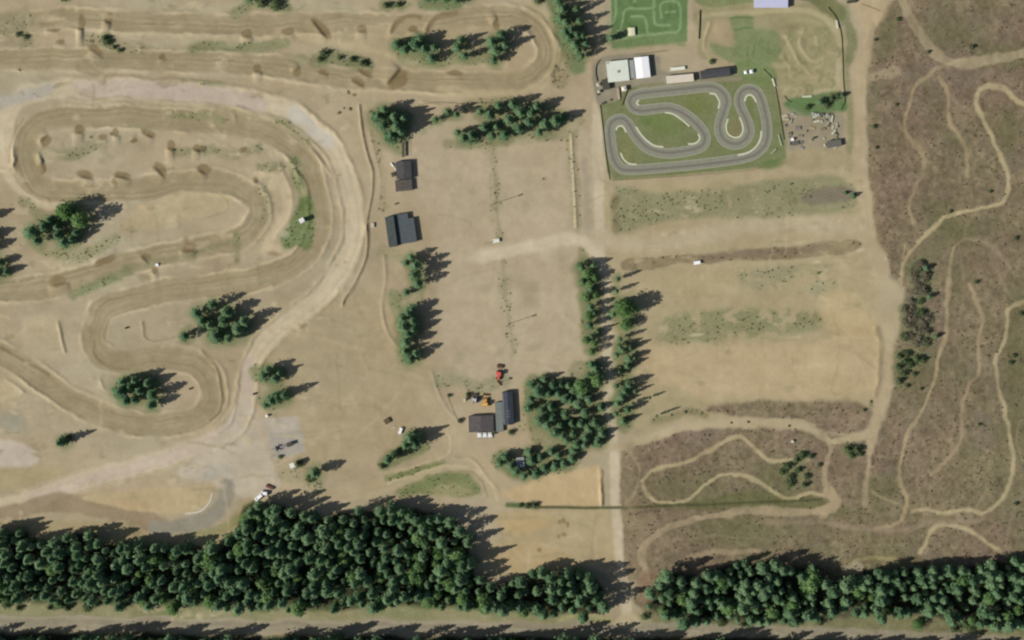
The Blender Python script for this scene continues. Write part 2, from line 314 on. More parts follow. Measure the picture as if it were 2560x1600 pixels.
for b in [(1540,500,14,12),(1538,512,10,16),(1542,560,12,24),(1950,520,8,6),(1990,505,8,8),(2180,1005,6,8)]: blob(*b,0,(124,114,84),.7,.5)
for b in [(2038,655,8,5),(2152,625,9,5),(1725,520,16,6),(2098,555,6,5),(1742,838,14,3)]: blob(*b,-8,(196,182,152),.7,.5)
line([(2192,820),(2206,860),(2204,900),(2202,950),(2194,985)], 14, (138,122,88), .75, 5)
# east road and trails
line([(2200,-200),(2192,0),(2178,60),(2158,160),(2150,260),(2150,400),(2162,500),(2176,600),(2192,690),(2205,760),(2216,830),(2219,900),(2214,960),(2200,1020)], 29, (175,159,127), .95, 6, PATH, streak=.35)
line([(2214,960),(2204,1010),(2190,1050),(2178,1090),(2174,1130)], 19, (174,158,126), .95, 5, PATH)
line([(2178,1090),(2172,1150),(2167,1200),(2164,1262)], 11, (168,152,122), .85, 4, PATH, patchy=.6, wob=.3)
poly([(2130,-20),(2240,-20),(2225,10),(2205,50),(2160,80),(2140,40)], (184,165,130), .8, 8, PATH); line([(2160,40),(2150,260)], 14, (180,160,126), .5, 6)
poly([(2168,186),(2240,165),(2244,192),(2180,202)], (162,146,116), .8, 5); blob(2210,270,22,12,-30,(150,132,110),.7,.5); blob(2172,295,14,10,0,(150,134,108),.7,.5)
poly([(2210,700),(2250,700),(2262,740),(2255,800),(2240,860),(2205,860),(2195,780)], (178,165,132), .6, 10, patchy=.8)
TR = (172,155,120); TL = (180,165,128)
for p, w, c_, a_ in [
    ([(2235,-60),(2262,10),(2300,80),(2330,125),(2370,152),(2430,155),(2500,142),(2700,100)], 30, (160,146,116), .95),
    ([(2395,150),(2350,165),(2317,190),(2285,217),(2271,265),(2264,317),(2277,349),(2304,376),(2309,400),(2302,440),(2282,470),(2275,520),(2281,560)], 11, TR, .6),
    ([(2349,190),(2367,225),(2370,265),(2370,304),(2391,331),(2412,365),(2420,400),(2424,440)], 11, TR, .7),
    ([(2700,330),(2560,256),(2520,232),(2480,218),(2450,226),(2440,260),(2462,315),(2490,375),(2512,425),(2520,455),(2512,495),(2490,515),(2420,527),(2360,542),(2330,572),(2295,606)], 13, TL, .95),
    ([(2295,606),(2270,640),(2258,675),(2252,710)], 12, TR, .8), ([(2262,610),(2258,660),(2250,700)], 8, TR, .7),
    ([(2383,622),(2409,604),(2449,604),(2481,622),(2502,643),(2520,670)], 9, (150,133,108), .8),
    ([(2383,622),(2375,690),(2368,760),(2367,826),(2345,890),(2338,959),(2304,1025),(2272,1086),(2253,1144),(2248,1197),(2264,1250),(2261,1279),(2240,1308),(2190,1318)], 11, TR, .85),
    ([(2425,715),(2440,750),(2454,800),(2446,853),(2444,932),(2423,964),(2404,1025),(2404,1078),(2393,1117),(2356,1162),(2327,1191)], 11, (162,143,114), .85),
    ([(2640,720),(2560,755),(2520,775),(2515,800),(2510,853),(2491,906),(2494,972),(2510,1038),(2528,1104),(2536,1144),(2526,1197),(2520,1213),(2497,1258),(2462,1282),(2409,1277),(2356,1282),(2317,1274),(2282,1279)], 11, TL, .85),
    ([(2304,1385),(2320,1345),(2343,1318),(2383,1314),(2436,1335),(2502,1380),(2560,1400)], 12, TL, .85), ([(2185,1226),(2245,1263)], 6, TR, .7),
    ([(1612,1425),(1608,1375),(1640,1338),(1700,1308),(1790,1290),(1900,1276),(2000,1280),(2070,1278)], 20, (168,151,120), .9),
    ([(1900,1300),(2060,1308),(2150,1318),(2240,1322),(2330,1308),(2450,1300)], 14, (148,132,108), .7), ([(2235,90),(2260,150),(2245,230),(2262,300)],5,(146,132,106),.5), ([(2400,230),(2390,300),(2430,380),(2400,450)],5,(146,132,106),.45), ([(2300,900),(2370,940),(2440,950)],5,(146,132,106),.4), ([(2190,1110),(2240,1060),(2330,1000)],5,(146,132,106),.4), ([(1640,1120),(1680,1180),(1720,1220)],5,(146,132,106),.4), ([(1700,1350),(1820,1340),(1960,1350)],6,(146,132,106),.45), ([(2080,1320),(2090,1380),(2060,1410)],6,(146,132,106),.45), ([(2560,1020),(2540,1090),(2560,1150)],6,(150,136,110),.5), ([(2340,1090),(2400,1120),(2450,1180),(2480,1240)],4,(146,132,106),.4),
    ([(1605,1200),(1632,1176),(1703,1157),(1769,1131),(1822,1099),(1857,1091),(1888,1123),(1920,1151),(1970,1146),(2015,1146)], 11, TL, .9),
    ([(1605,1200),(1618,1235),(1655,1257),(1720,1252),(1760,1212),(1795,1193),(1850,1190),(1900,1205),(1945,1238),(1970,1245),(2020,1233),(2060,1240)], 11, TL, .9),
    ([(1560,1118),(1595,1170),(1591,1225),(1565,1258)], 7, TR, .7),
    ([(1545,1118),(1650,1085),(1750,1066),(1850,1058),(1950,1058),(2020,1068),(2070,1097),(2130,1094),(2180,1080)], 20, (178,163,130), .92),
    ([(2060,1085),(2076,1125),(2064,1180),(2074,1240)], 14, (166,150,120), .9), ([(2076,1230),(2088,1262),(2062,1284)], 26, (170,152,120), .9),
    ([(1410,1160),(1470,1135),(1545,1110)], 20, (176,160,128), .8),
    ([(2120,1412),(2150,1398),(2200,1390),(2240,1405)], 11, (158,148,104), .85), ([(1720,1392),(1800,1380),(1900,1376)], 12, (160,142,114), .8),
    ([(2620,1180),(2555,1230),(2530,1290),(2515,1350)], 8, (146,132,108), .6), ([(2260,1200),(2270,1130),(2290,1100)], 6, TR, .3), ([(2470,1220),(2440,1265)], 6, TR, .4),
    ([(2430,740),(2450,790)],6,TR,.4), ([(2400,620),(2410,700),(2400,780),(2385,850)], 7, (144,128,104), .5), ([(2480,660),(2520,730),(2550,760)],6,(150,134,108),.5)]:
    line(p, w * .86, c_, a_, 3.0, PATH, patchy=.7, wob=.35)
# ditch with a dark grassy bottom
line([(1340,1266),(1450,1270),(1560,1268),(1700,1262),(1880,1256),(2055,1248)], 6.5, (84,84,54), .92, 2.5, GRASS, wp=2); line([(1270,1262),(1320,1264),(1345,1266)], 12, (84,98,56), .9, 4, wp=2)
ridge([(1340,1266),(1450,1270),(1560,1268),(1700,1262),(1880,1256),(2055,1248)], -.7, 4)
# pump track and model-car lawn in the north-east
poly([(1748,20),(1900,10),(2050,12),(2100,50),(2106,140),(2102,225),(2060,245),(1960,250),(1935,215),(1925,165),(1760,150),(1748,90)], (152,144,108), .95, 5)
poly([(1770,60),(1810,50),(1830,55),(1835,100),(1860,130),(1850,170),(1790,165),(1765,120)], (166,150,118), .7, 8); blob(1800,80,18,26,0,(178,160,126),.7,.5)
poly([(1832,48),(1880,42),(1890,75),(1945,80),(1950,130),(1930,165),(1880,170),(1840,160),(1795,140),(1780,110),(1835,115)], (104,126,80), .85, 7, GRASS, patchy=.3)
line([(1752,42),(1850,34),(1950,26),(2030,30),(2075,55),(2094,100),(2096,180),(2090,222),(2040,232)], 14, (176,165,130), .85, 4)
line([(1950,60),(2000,50),(2050,60),(2070,110),(2065,160),(2075,200),(2030,215)], 10, (160,152,114), .7, 4)
for p in [[(1965,90),(1985,130),(2000,165),(1975,190)],[(2010,70),(2000,110),(2030,150),(2060,140)],[(1990,140),(2030,190),(2060,195)],[(1950,140),(1975,165)],[(1775,60),(1760,110),(1775,150)],[(2040,90),(2045,130)]]:
    line(p, 7, (182,168,130), .55, 4); ridge(p, .3, 7)
for p in [[(1830,48),(1885,46)],[(1868,115),(1868,135)],[(1885,112),(1885,138)],[(1835,75),(1880,75)]]: line(p, 5, (88,110,66), .6, 2)
for _ in range(46):
    x0 = RNG.uniform(1955, 2090); y0 = RNG.uniform(60, 230); a_ = RNG.uniform(0, 3.1)
    line([(x0, y0), (x0 + 14 * math.cos(a_), y0 + 14 * math.sin(a_)), (x0 + 24 * math.cos(a_ + .7), y0 + 24 * math.sin(a_ + .7))], RNG.uniform(4, 9), [(180,166,130), (132,124,90), (170,158,120), (126,128,88)][RNG.randint(4)], .5, 3)
line([(1925,165),(1950,240),(1960,300)], 14, (150,140,108), .7, 5)
poly([(1975,250),(2030,242),(2100,228),(2116,250),(2105,280),(2040,292),(1985,290),(1960,262)], (94,120,74), .95, 6, GRASS); blob(2050,255,30,12,0,(86,114,66),.6,.6)
poly([(1950,275),(2020,288),(2105,282),(2110,340),(2095,372),(2000,380),(1960,370)], (142,134,112), .9, 6, patchy=.2)
line([(2118,150),(2125,300),(2122,420)], 16, (130,128,92), .7, 6, GRASS); line([(2105,20),(2125,90),(2122,150)], 26, (120,122,86), .8, 8, GRASS)
poly([(1970,380),(2060,370),(2120,380),(2130,420),(1980,425)], (160,148,114), .7, 8)
veg([(1390,0),(1410,60),(1425,120),(1440,165)], 44, (92,116,74), .95, .1); veg([(1410,150),(1400,200)], 44, (130,122,88), .6); veg([(1440,60),(1470,120)], 40, (104,110,78), .7,.3)
veg([(1520,20),(1525,80)], 16, (150,150,118), .8, .2)
poly([(1526,-120),(1722,-120),(1718,102),(1640,112),(1530,120)], (96,122,76), .97, 3, GRASS, sm=False, wp=2)
poly([(1530,95),(1718,80),(1716,112),(1535,124)], (118,132,88), .6, 5, sm=False)
def zt(p): return [(1280 + x / 3.78, y / 3.78) for x, y in p]
for p in [[(980,-60),(980,100),(965,190),(930,245)],[(1030,260),(1050,180),(1060,110),(1110,80),(1200,80),(1325,78),(1340,40),(1340,-60)],[(1130,155),(1230,155),(1265,200),(1280,310)],
          [(1410,170),(1400,60),(1440,20),(1540,12),(1590,60),(1592,240),(1560,300),(1470,310),(1340,330),(1180,340),(1000,372)],[(1340,110),(1350,225),(1420,242),(1490,238)],[(1160,20),(1180,-60)],[(1060,-60),(1060,-10)],[(1450,120),(1540,110)],[(1000,290),(1080,300)]]:
    line(zt(p), 6, (138,158,112), .85, 2.5, wp=2)
for p in [[(1100,0),(1180,60)],[(1500,60),(1480,180)],[(1100,130),(1090,200),(1160,240)]]: line(zt(p), 7, (78,104,62), .5, 4)
poly([(1750,-60),(1900,-60),(1885,0),(1880,8),(1752,14)], (118,128,82), .8, 4, GRASS)
poly([(1968,-20),(2060,-20),(2110,20),(2100,50),(2040,15)], (110,112,74), .85, 5, GRASS)
# kart circuit grounds
TRK_POLY = [(1500,262),(1540,252),(1562,226),(1600,212),(1860,186),(1930,196),(1950,260),(1962,340),(1966,398),(1900,420),(1700,438),(1535,450),(1518,430)]
poly([(1490,150),(1640,138),(1665,180),(1850,175),(1860,196),(1600,218),(1566,262),(1500,270)], (146,138,118), .95, 4, wp=2)
poly(TRK_POLY, (118,124,84), .97, 4, GRASS, sm=False, wp=2)
poly([(1840,150),(1930,165),(1945,200),(1900,215),(1850,190)], (112,128,80), .85, 5, GRASS)
for b in [(1665,308,46,26,15,(106,120,68)),(1745,262,36,20,30,(114,118,68)),(1615,300,14,10,0,(96,116,64)),(1570,370,14,30,-20,(126,124,80)),(1838,322,12,24,10,(132,120,86)),(1877,262,8,40,-8,(108,116,72)),(1930,415,30,12,-10,(92,112,62))]: blob(*b, .7, .5)
line([(1512,270),(1522,350),(1530,440)], 10, (150,144,116), .4, 5); line([(1600,222),(1760,204),(1850,198)], 10, (150,138,120), .8, 4, wp=2)
KM = np.zeros((NY, NX)); s = crop(1480,1980,130,460); KM[s] = 1
KM *= inside([(1484,140),(1960,120),(1975,420),(1520,462)], GX, GY)
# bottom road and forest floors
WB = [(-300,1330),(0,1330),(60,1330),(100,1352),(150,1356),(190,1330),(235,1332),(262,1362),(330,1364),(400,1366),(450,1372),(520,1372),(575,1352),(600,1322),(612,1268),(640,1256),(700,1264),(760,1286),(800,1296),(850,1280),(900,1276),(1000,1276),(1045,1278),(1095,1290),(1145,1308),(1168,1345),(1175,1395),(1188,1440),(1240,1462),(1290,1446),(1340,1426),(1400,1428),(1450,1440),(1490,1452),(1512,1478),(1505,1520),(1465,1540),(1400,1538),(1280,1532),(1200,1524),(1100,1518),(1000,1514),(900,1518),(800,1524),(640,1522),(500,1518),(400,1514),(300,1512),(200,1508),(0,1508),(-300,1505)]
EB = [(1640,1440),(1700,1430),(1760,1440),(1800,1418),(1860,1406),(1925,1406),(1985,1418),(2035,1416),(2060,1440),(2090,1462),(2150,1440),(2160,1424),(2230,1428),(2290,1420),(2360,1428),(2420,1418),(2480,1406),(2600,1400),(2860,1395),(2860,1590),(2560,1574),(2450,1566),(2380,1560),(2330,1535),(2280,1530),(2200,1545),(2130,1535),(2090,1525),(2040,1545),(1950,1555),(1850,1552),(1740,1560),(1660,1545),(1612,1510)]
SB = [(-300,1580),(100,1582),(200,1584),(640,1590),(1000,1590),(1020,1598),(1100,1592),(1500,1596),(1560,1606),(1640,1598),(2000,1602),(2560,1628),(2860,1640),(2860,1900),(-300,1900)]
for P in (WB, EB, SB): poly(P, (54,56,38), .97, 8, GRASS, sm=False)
poly([(-300,1500),(300,1500),(640,1510),(1000,1505),(1280,1522),(1500,1540),(1520,1566),(1280,1556),(640,1552),(-300,1540)], (120,126,86), .8, 8, GRASS, patchy=.5)
poly([(1600,1530),(1800,1550),(2100,1530),(2350,1540),(2860,1590),(2860,1610),(2100,1575),(1620,1570)], (126,130,90), .8, 8, GRASS, patchy=.5)
line([(-300,1552),(0,1556),(320,1560),(640,1564),(960,1567),(1280,1572),(1560,1574),(1900,1580),(2200,1592),(2560,1606),(2860,1620)], 34, (150,141,120), .97, 5, ROAD, streak=.9)
line([(-300,1540),(320,1546),(640,1552),(960,1556),(1280,1560)], 5, (168,158,134), .6, 2, streak=0); line([(-300,1566),(320,1573),(640,1578),(1280,1586),(1900,1592)], 5, (170,160,138), .6, 2)
poly([(1530,1560),(1560,1530),(1585,1535),(1600,1562),(1560,1572)], (184,170,138), .9, 5); line([(1400,1552),(1470,1540),(1530,1552)], 8, (168,162,112), .7, 4)
poly([(1600,1430),(1640,1440),(1630,1500),(1595,1500)], (142,116,92), .7, 8); poly([(1520,1458),(1570,1440),(1600,1470),(1570,1500),(1510,1490)], (168,152,126), .8, 8)
poly([(2040,1420),(2100,1440),(2150,1450),(2140,1530),(2080,1530)], (84,78,60), .8, 8)
poly([(2100,1420),(2140,1405),(2160,1420),(2120,1432)], (160,152,126), .8, 5)
# faces of jumps and take-offs: darker brown tint plus a real ramp
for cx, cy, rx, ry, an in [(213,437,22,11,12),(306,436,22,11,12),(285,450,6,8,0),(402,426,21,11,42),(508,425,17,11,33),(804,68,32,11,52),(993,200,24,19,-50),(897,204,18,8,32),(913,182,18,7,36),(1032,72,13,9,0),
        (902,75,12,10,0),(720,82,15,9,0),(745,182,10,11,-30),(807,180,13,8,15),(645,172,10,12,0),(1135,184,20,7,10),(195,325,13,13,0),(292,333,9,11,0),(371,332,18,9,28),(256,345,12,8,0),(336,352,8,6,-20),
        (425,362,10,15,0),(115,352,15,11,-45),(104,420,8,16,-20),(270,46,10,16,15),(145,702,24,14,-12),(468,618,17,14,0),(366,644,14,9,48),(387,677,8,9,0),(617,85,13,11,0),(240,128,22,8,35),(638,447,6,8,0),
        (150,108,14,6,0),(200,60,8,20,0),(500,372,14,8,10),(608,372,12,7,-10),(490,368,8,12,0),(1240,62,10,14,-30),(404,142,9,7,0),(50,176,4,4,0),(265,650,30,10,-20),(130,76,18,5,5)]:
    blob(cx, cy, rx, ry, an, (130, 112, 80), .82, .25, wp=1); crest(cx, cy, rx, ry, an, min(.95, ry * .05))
for p, w in [([(980,78),(990,55),(1010,42),(1050,42)], 11), ([(1070,72),(1082,48),(1105,36),(1140,34)], 15)]:
    line(p, w, (138,120,90), .75, 3); ridge([(x-6,y+3) for x,y in p], .6, 7)
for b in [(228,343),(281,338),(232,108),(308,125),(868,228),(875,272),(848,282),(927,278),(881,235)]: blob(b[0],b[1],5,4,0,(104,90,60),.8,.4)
RA = random.Random(21)
for _ in range(150):
    x0, y0 = RA.choice([(RA.uniform(1000, 1490), RA.uniform(360, 950)), (RA.uniform(660, 1000), RA.uniform(760, 1100)), (RA.uniform(1560, 2180), RA.uniform(470, 1000)), (RA.uniform(0, 900), RA.uniform(20, 240)), (RA.uniform(60, 900), RA.uniform(260, 1060)), (RA.uniform(440, 720), RA.uniform(1060, 1230)), (RA.uniform(1200, 1540), RA.uniform(1280, 1420))])
    a_ = RA.choice([0, .1, 1.5, 1.6, -.5, .5]) + RA.uniform(-.3, .3); cv = RA.uniform(-.5, .5); L_ = RA.uniform(40, 150); P_ = []
    for k in range(5): P_.append((x0, y0)); x0 += math.cos(a_) * L_ / 4; y0 += math.sin(a_) * L_ / 4; a_ += cv / 4
    line(P_, RA.uniform(3, 9), RA.choice([(188, 173, 143), (152, 139, 108), (184, 168, 134), (150, 143, 112)]), RA.uniform(.2, .45), 3)
for _ in range(120):
    x0, y0 = RA.choice([(RA.uniform(1560, 2160), RA.uniform(450, 760)), (RA.uniform(0, 900), RA.uniform(0, 240)), (RA.uniform(60, 800), RA.uniform(260, 760))])
    blob(x0, y0, RA.uniform(4, 22), RA.uniform(3, 9), RA.uniform(-20, 20), RA.choice([(190, 174, 142), (146, 134, 102), (142, 138, 104), (184, 170, 136)]), RA.uniform(.25, .5), .6)
veg([(1225,372),(1232,430),(1240,520),(1248,590)], 30, (156,147,116), .5, .8); veg([(1252,660),(1264,740),(1276,830),(1285,880)], 30, (158,148,118), .5, .8)
for q_ in [(1248,880,12,10),(1145,900,16,8),(1330,870,18,10),(1290,700,26,16),(1330,735,22,30),(1210,720,20,12),(1180,480,12,8),(1400,640,20,14)]: blob(*q_, 0, (152, 142, 112), .45, .6)
west_ = 1 - sstep(860, 960, GX); marb = fbm(GX * .45 + GY * .1, GY, 30, 95, 4, .6)
C += (marb * west_ * 9)[..., None] * np.array([1, .97, .88])
pl = west_ * sstep(.38, .6, fbm(GX * .55, GY, 34, 97, 4, .62)); mixc(pl, (190, 175, 142), .55)
dp = west_ * sstep(.42, .62, fbm(GX * .55, GY, 30, 99, 4, .62)); mixc(dp, (140, 128, 98), .5)
Hh += west_ * (pl * .10 - dp * .05)
ef = sstep(1540, 1600, GX) * (1 - sstep(2140, 2200, GX)) * sstep(440, 470, GY) * (1 - sstep(980, 1020, GY))
mixc(ef * sstep(.3, .6, fbm(GX * .4, GY, 26, 101, 4, .6)), (148, 140, 106), .5); mixc(ef * sstep(.35, .6, fbm(GX * .4, GY, 24, 103, 4, .6)), (192, 176, 140), .5)
veg([(985,1190),(1050,1170),(1105,1160)], 15, (118,124,80), .9, .3); veg([(960,1167),(1010,1142),(1060,1122)], 11, (124,128,86), .8, .4); veg([(1010,1240),(1075,1205),(1120,1192)], 18, (112,120,76), .8, .3)
line([(970,1206),(1050,1182),(1120,1164),(1168,1168)], 8, (188,174,138), .8, 3); line([(985,1180),(1050,1158),(1110,1140),(1132,1105),(1116,1078)], 6, (186,172,138), .7, 3); line([(1120,1180),(1170,1178),(1205,1205),(1222,1240)], 5, (124,116,84), .5, 3)
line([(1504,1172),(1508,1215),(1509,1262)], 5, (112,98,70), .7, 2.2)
line([(1572,1120),(1568,1180),(1574,1240),(1568,1290)], 34, (146,132,104), .7, 13, patchy=.9); line([(2180,60),(2174,200),(2176,330),(2186,480),(2198,600)], 12, (148,133,102), .6, 7, patchy=.9)
line([(1315,1200),(1400,1178),(1470,1160)], 10, (180,162,126), .7, 6, patchy=.6)
# gentle relief
Hh += N_big * .25 * (1 - HM * 0) + N_mid * .12 + N_sm * .035
for p, w in lanes: pass
Hh *= 2
edge = np.clip(np.minimum(np.minimum(GX - PX0, PX1 - GX), np.minimum(GY - PY0, PY1 - GY)) / 120, 0, 1)
Hh *= edge
for _ in range(2):
    Hh[1:-1, 1:-1] = (Hh[1:-1, 1:-1] * 4 + Hh[:-2, 1:-1] + Hh[2:, 1:-1] + Hh[1:-1, :-2] + Hh[1:-1, 2:]) / 8
KMs = KM.copy()
for _ in range(6): KMs[1:-1, 1:-1] = (KMs[:-2, 1:-1] + KMs[2:, 1:-1] + KMs[1:-1, :-2] + KMs[1:-1, 2:]) / 4
Hh = Hh * (1 - np.clip(KMs * 2, 0, 1))
C += N_fine[..., None] * 2.0 + N_sm[..., None] * 2.4 + (fbm(GX * .35, GY, 26, 91, 3) * 5.5 * (1 - HM))[..., None]
C[..., 2] += .5; C[..., 1] += .6
C = np.clip(C, 20, 250)
def gz(px, py):
    u = (px - PX0) / ST; v = (py - PY0) / ST
    i = int(min(max(u, 0), NX - 2)); j = int(min(max(v, 0), NY - 2)); a = u - i; b = v - j
    return float((Hh[j, i] * (1 - a) + Hh[j, i + 1] * a) * (1 - b) + (Hh[j + 1, i] * (1 - a) + Hh[j + 1, i + 1] * a) * b)

# ------------------------------------------------------------------ materials
def newmat(name):
    m = bpy.data.materials.new(name); m.use_nodes = True
    return m, m.node_tree.nodes, m.node_tree.links, m.node_tree.nodes['Principled BSDF']
def ground_mat(name, amp, scale, rough=.95, bump=.25):
    m, N, L, b = newmat(name)
    at = N.new('ShaderNodeAttribute'); at.attribute_name = 'Col'
    tc = N.new('ShaderNodeTexCoord'); n1 = N.new('ShaderNodeTexNoise'); n1.inputs['Scale'].default_value = scale; n1.inputs['Detail'].default_value = 5
    L.new(tc.outputs['Object'], n1.inputs['Vector'])
    mr = N.new('ShaderNodeMapRange'); mr.inputs['From Min'].default_value = .3; mr.inputs['From Max'].default_value = .7
    mr.inputs['To Min'].default_value = 1 - amp; mr.inputs['To Max'].default_value = 1 + amp
    L.new(n1.outputs['Fac'], mr.inputs['Value'])
    mx = N.new('ShaderNodeVectorMath'); mx.operation = 'SCALE'
    L.new(at.outputs['Color'], mx.inputs[0]); L.new(mr.outputs['Result'], mx.inputs['Scale']); L.new(mx.outputs['Vector'], b.inputs['Base Color'])
    b.inputs['Roughness'].default_value = rough; b.inputs['Specular IOR Level'].default_value = .15
    n2 = N.new('ShaderNodeTexNoise'); n2.inputs['Scale'].default_value = scale * 2.2; n2.inputs['Detail'].default_value = 4; L.new(tc.outputs['Object'], n2.inputs['Vector'])
    bp = N.new('ShaderNodeBump'); bp.inputs['Strength'].default_value = bump; bp.inputs['Distance'].default_value = .24
    L.new(n2.outputs['Fac'], bp.inputs['Height']); L.new(bp.outputs['Normal'], b.inputs['Normal'])
    return m
MC = {}
def M(rgb, rough=.7, amp=.12, scale=1.2, metal=0.0, spec=.3, stripes=None):
    key = (tuple(rgb), rough, amp, scale, metal, stripes)
    if key in MC: return MC[key]
    m, N, L, b = newmat('paint_%d_%d_%d' % tuple(int(v) for v in rgb))
    a = alb(rgb)
    tc = N.new('ShaderNodeTexCoord'); n1 = N.new('ShaderNodeTexNoise'); n1.inputs['Scale'].default_value = scale; n1.inputs['Detail'].default_value = 4
    L.new(tc.outputs['Object'], n1.inputs['Vector'])
    fac = n1.outputs['Fac']
    cr = N.new('ShaderNodeValToRGB'); cr.color_ramp.elements[0].position = .3; cr.color_ramp.elements[1].position = .7
    cr.color_ramp.elements[0].color = (*(a * (1 - amp)), 1); cr.color_ramp.elements[1].color = (*np.minimum(a * (1 + amp), .85), 1)
    L.new(fac, cr.inputs['Fac'])
    out = cr.outputs['Color']
    if stripes:
        w = N.new('ShaderNodeTexWave'); w.inputs['Scale'].default_value = stripes; w.bands_direction = 'X'; L.new(tc.outputs['Object'], w.inputs['Vector'])
        mr = N.new('ShaderNodeMapRange'); mr.inputs['To Min'].default_value = .82; mr.inputs['To Max'].default_value = 1.08; L.new(w.outputs['Fac'], mr.inputs['Value'])
        sc_ = N.new('ShaderNodeVectorMath'); sc_.operation = 'SCALE'; L.new(out, sc_.inputs[0]); L.new(mr.outputs['Result'], sc_.inputs['Scale']); out = sc_.outputs['Vector']
    L.new(out, b.inputs['Base Color'])
    b.inputs['Roughness'].default_value = rough; b.inputs['Metallic'].default_value = metal; b.inputs['Specular IOR Level'].default_value = spec
    MC[key] = m; return m
def leaf_mat(name, c1, c2, var=.35):
    m, N, L, b = newmat(name)
    oi = N.new('ShaderNodeObjectInfo'); ge = N.new('ShaderNodeNewGeometry'); at = N.new('ShaderNodeAttribute'); at.attribute_name = 'tone'
    ad = N.new('ShaderNodeMath'); ad.operation = 'MULTIPLY_ADD'; L.new(ge.outputs['Random Per Island'], ad.inputs[0]); ad.inputs[1].default_value = .45
    L.new(at.outputs['Fac'], ad.inputs[2])
    a2 = N.new('ShaderNodeMath'); a2.operation = 'MULTIPLY_ADD'; L.new(oi.outputs['Random'], a2.inputs[0]); a2.inputs[1].default_value = var; L.new(ad.outputs[0], a2.inputs[2])
    cr = N.new('ShaderNodeValToRGB'); cr.color_ramp.elements[0].position = .1; cr.color_ramp.elements[1].position = 1.1 if False else 1.0
    cr.color_ramp.elements[0].color = (*c1, 1); cr.color_ramp.elements[1].color = (*c2, 1)
    L.new(a2.outputs[0], cr.inputs['Fac']); L.new(cr.outputs['Color'], b.inputs['Base Color'])
    b.inputs['Roughness'].default_value = .85; b.inputs['Specular IOR Level'].default_value = .1
    tr = N.new('ShaderNodeBsdfTranslucent'); L.new(cr.outputs['Color'], tr.inputs['Color']); mx = N.new('ShaderNodeMixShader'); mx.inputs[0].default_value = .38
    L.new(b.outputs[0], mx.inputs[1]); L.new(tr.outputs[0], mx.inputs[2]); L.new(mx.outputs[0], N['Material Output'].inputs['Surface'])
    return m


# ------------------------------------------------------------------ object helpers
class MB:
    def __init__(s): s.v = []; s.f = []
    def add(s, vs, fs):
        n = len(s.v); s.v += [tuple(float(c) for c in v) for v in vs]; s.f += [tuple(n + i for i in f) for f in fs]; return s
    def box(s, c, d, rz=0, rx=0, taper=1.0):
        cx, cy, cz = c; dx, dy, dz = [q / 2 for q in d]; vs = []
        for z in (-1, 1):
            k = taper if z > 0 else 1
            for x, y in ((-1, -1), (1, -1), (1, 1), (-1, 1)):
                X, Y, Z = x * dx * k, y * dy * k, z * dz
                Y, Z = Y * math.cos(rx) - Z * math.sin(rx), Y * math.sin(rx) + Z * math.cos(rx)
                X, Y = X * math.cos(rz) - Y * math.sin(rz), X * math.sin(rz) + Y * math.cos(rz)
                vs.append((cx + X, cy + Y, cz + Z))
        return s.add(vs, [(0, 3, 2, 1), (4, 5, 6, 7), (0, 1, 5, 4), (1, 2, 6, 5), (2, 3, 7, 6), (3, 0, 4, 7)])
    def tube(s, p0, p1, r0, r1=None, n=8, cap=True):
        r1 = r0 if r1 is None else r1
        a = np.array(p0, float); b = np.array(p1, float); d = b - a; d /= (np.linalg.norm(d) + 1e-9)
        u = np.cross(d, (0, 0, 1) if abs(d[2]) < .9 else (1, 0, 0)); u /= np.linalg.norm(u); w = np.cross(d, u)
        vs = [a + r0 * (math.cos(2 * math.pi * k / n) * u + math.sin(2 * math.pi * k / n) * w) for k in range(n)] + [b + r1 * (math.cos(2 * math.pi * k / n) * u + math.sin(2 * math.pi * k / n) * w) for k in range(n)]
        fs = [(k, k + n, (k + 1) % n + n, (k + 1) % n) for k in range(n)]
        if cap: fs += [tuple(range(n)), tuple(range(2 * n - 1, n - 1, -1))]
        return s.add(vs, fs)
    def prism(s, poly_, z0, z1):
        n = len(poly_); vs = [(x, y, z0) for x, y in poly_] + [(x, y, z1) for x, y in poly_]
        return s.add(vs, [tuple(range(n - 1, -1, -1)), tuple(range(n, 2 * n))] + [(k, (k + 1) % n, (k + 1) % n + n, k + n) for k in range(n)])
    def gable(s, lx, ly, z, h, axis='x', t=.14, off=(0, 0), ridge=0.0):
        """two roof slopes of thickness t; ridge along axis"""
        ox, oy = off
        def P(a, b, c): return (ox + a, oy + b, c) if axis == 'x' else (ox + b, oy + a, c)
        L, W = (lx / 2, ly / 2) if axis == 'x' else (ly / 2, lx / 2)
        vs = [P(-L, -W, z), P(L, -W, z), P(L, ridge, z + h), P(-L, ridge, z + h), P(L, W, z), P(-L, W, z)]
        vs += [(a, b, c + t) for a, b, c in vs]
        fs = [(6, 7, 8, 9), (9, 8, 10, 11), (0, 3, 2, 1), (3, 5, 4, 2), (0, 1, 7, 6), (5, 11, 10, 4), (1, 2, 8, 7), (2, 4, 10, 8), (0, 6, 9, 3), (3, 9, 11, 5)]
        if axis != 'x': fs = [f[::-1] for f in fs]
        return s.add(vs, fs)
    def obj(s, name, mat, parent=None, smooth=False):
        me = bpy.data.meshes.new(name); me.from_pydata(s.v, [], s.f); me.materials.append(mat)
        if smooth: me.shade_smooth()
        me.update(); o = bpy.data.objects.new(name, me); COL.objects.link(o)
        if parent: o.parent = parent
        return o
def tag(o, label, cat, group=None):
    o['label'] = label; o['category'] = cat
    if group: o['group'] = group
    return o
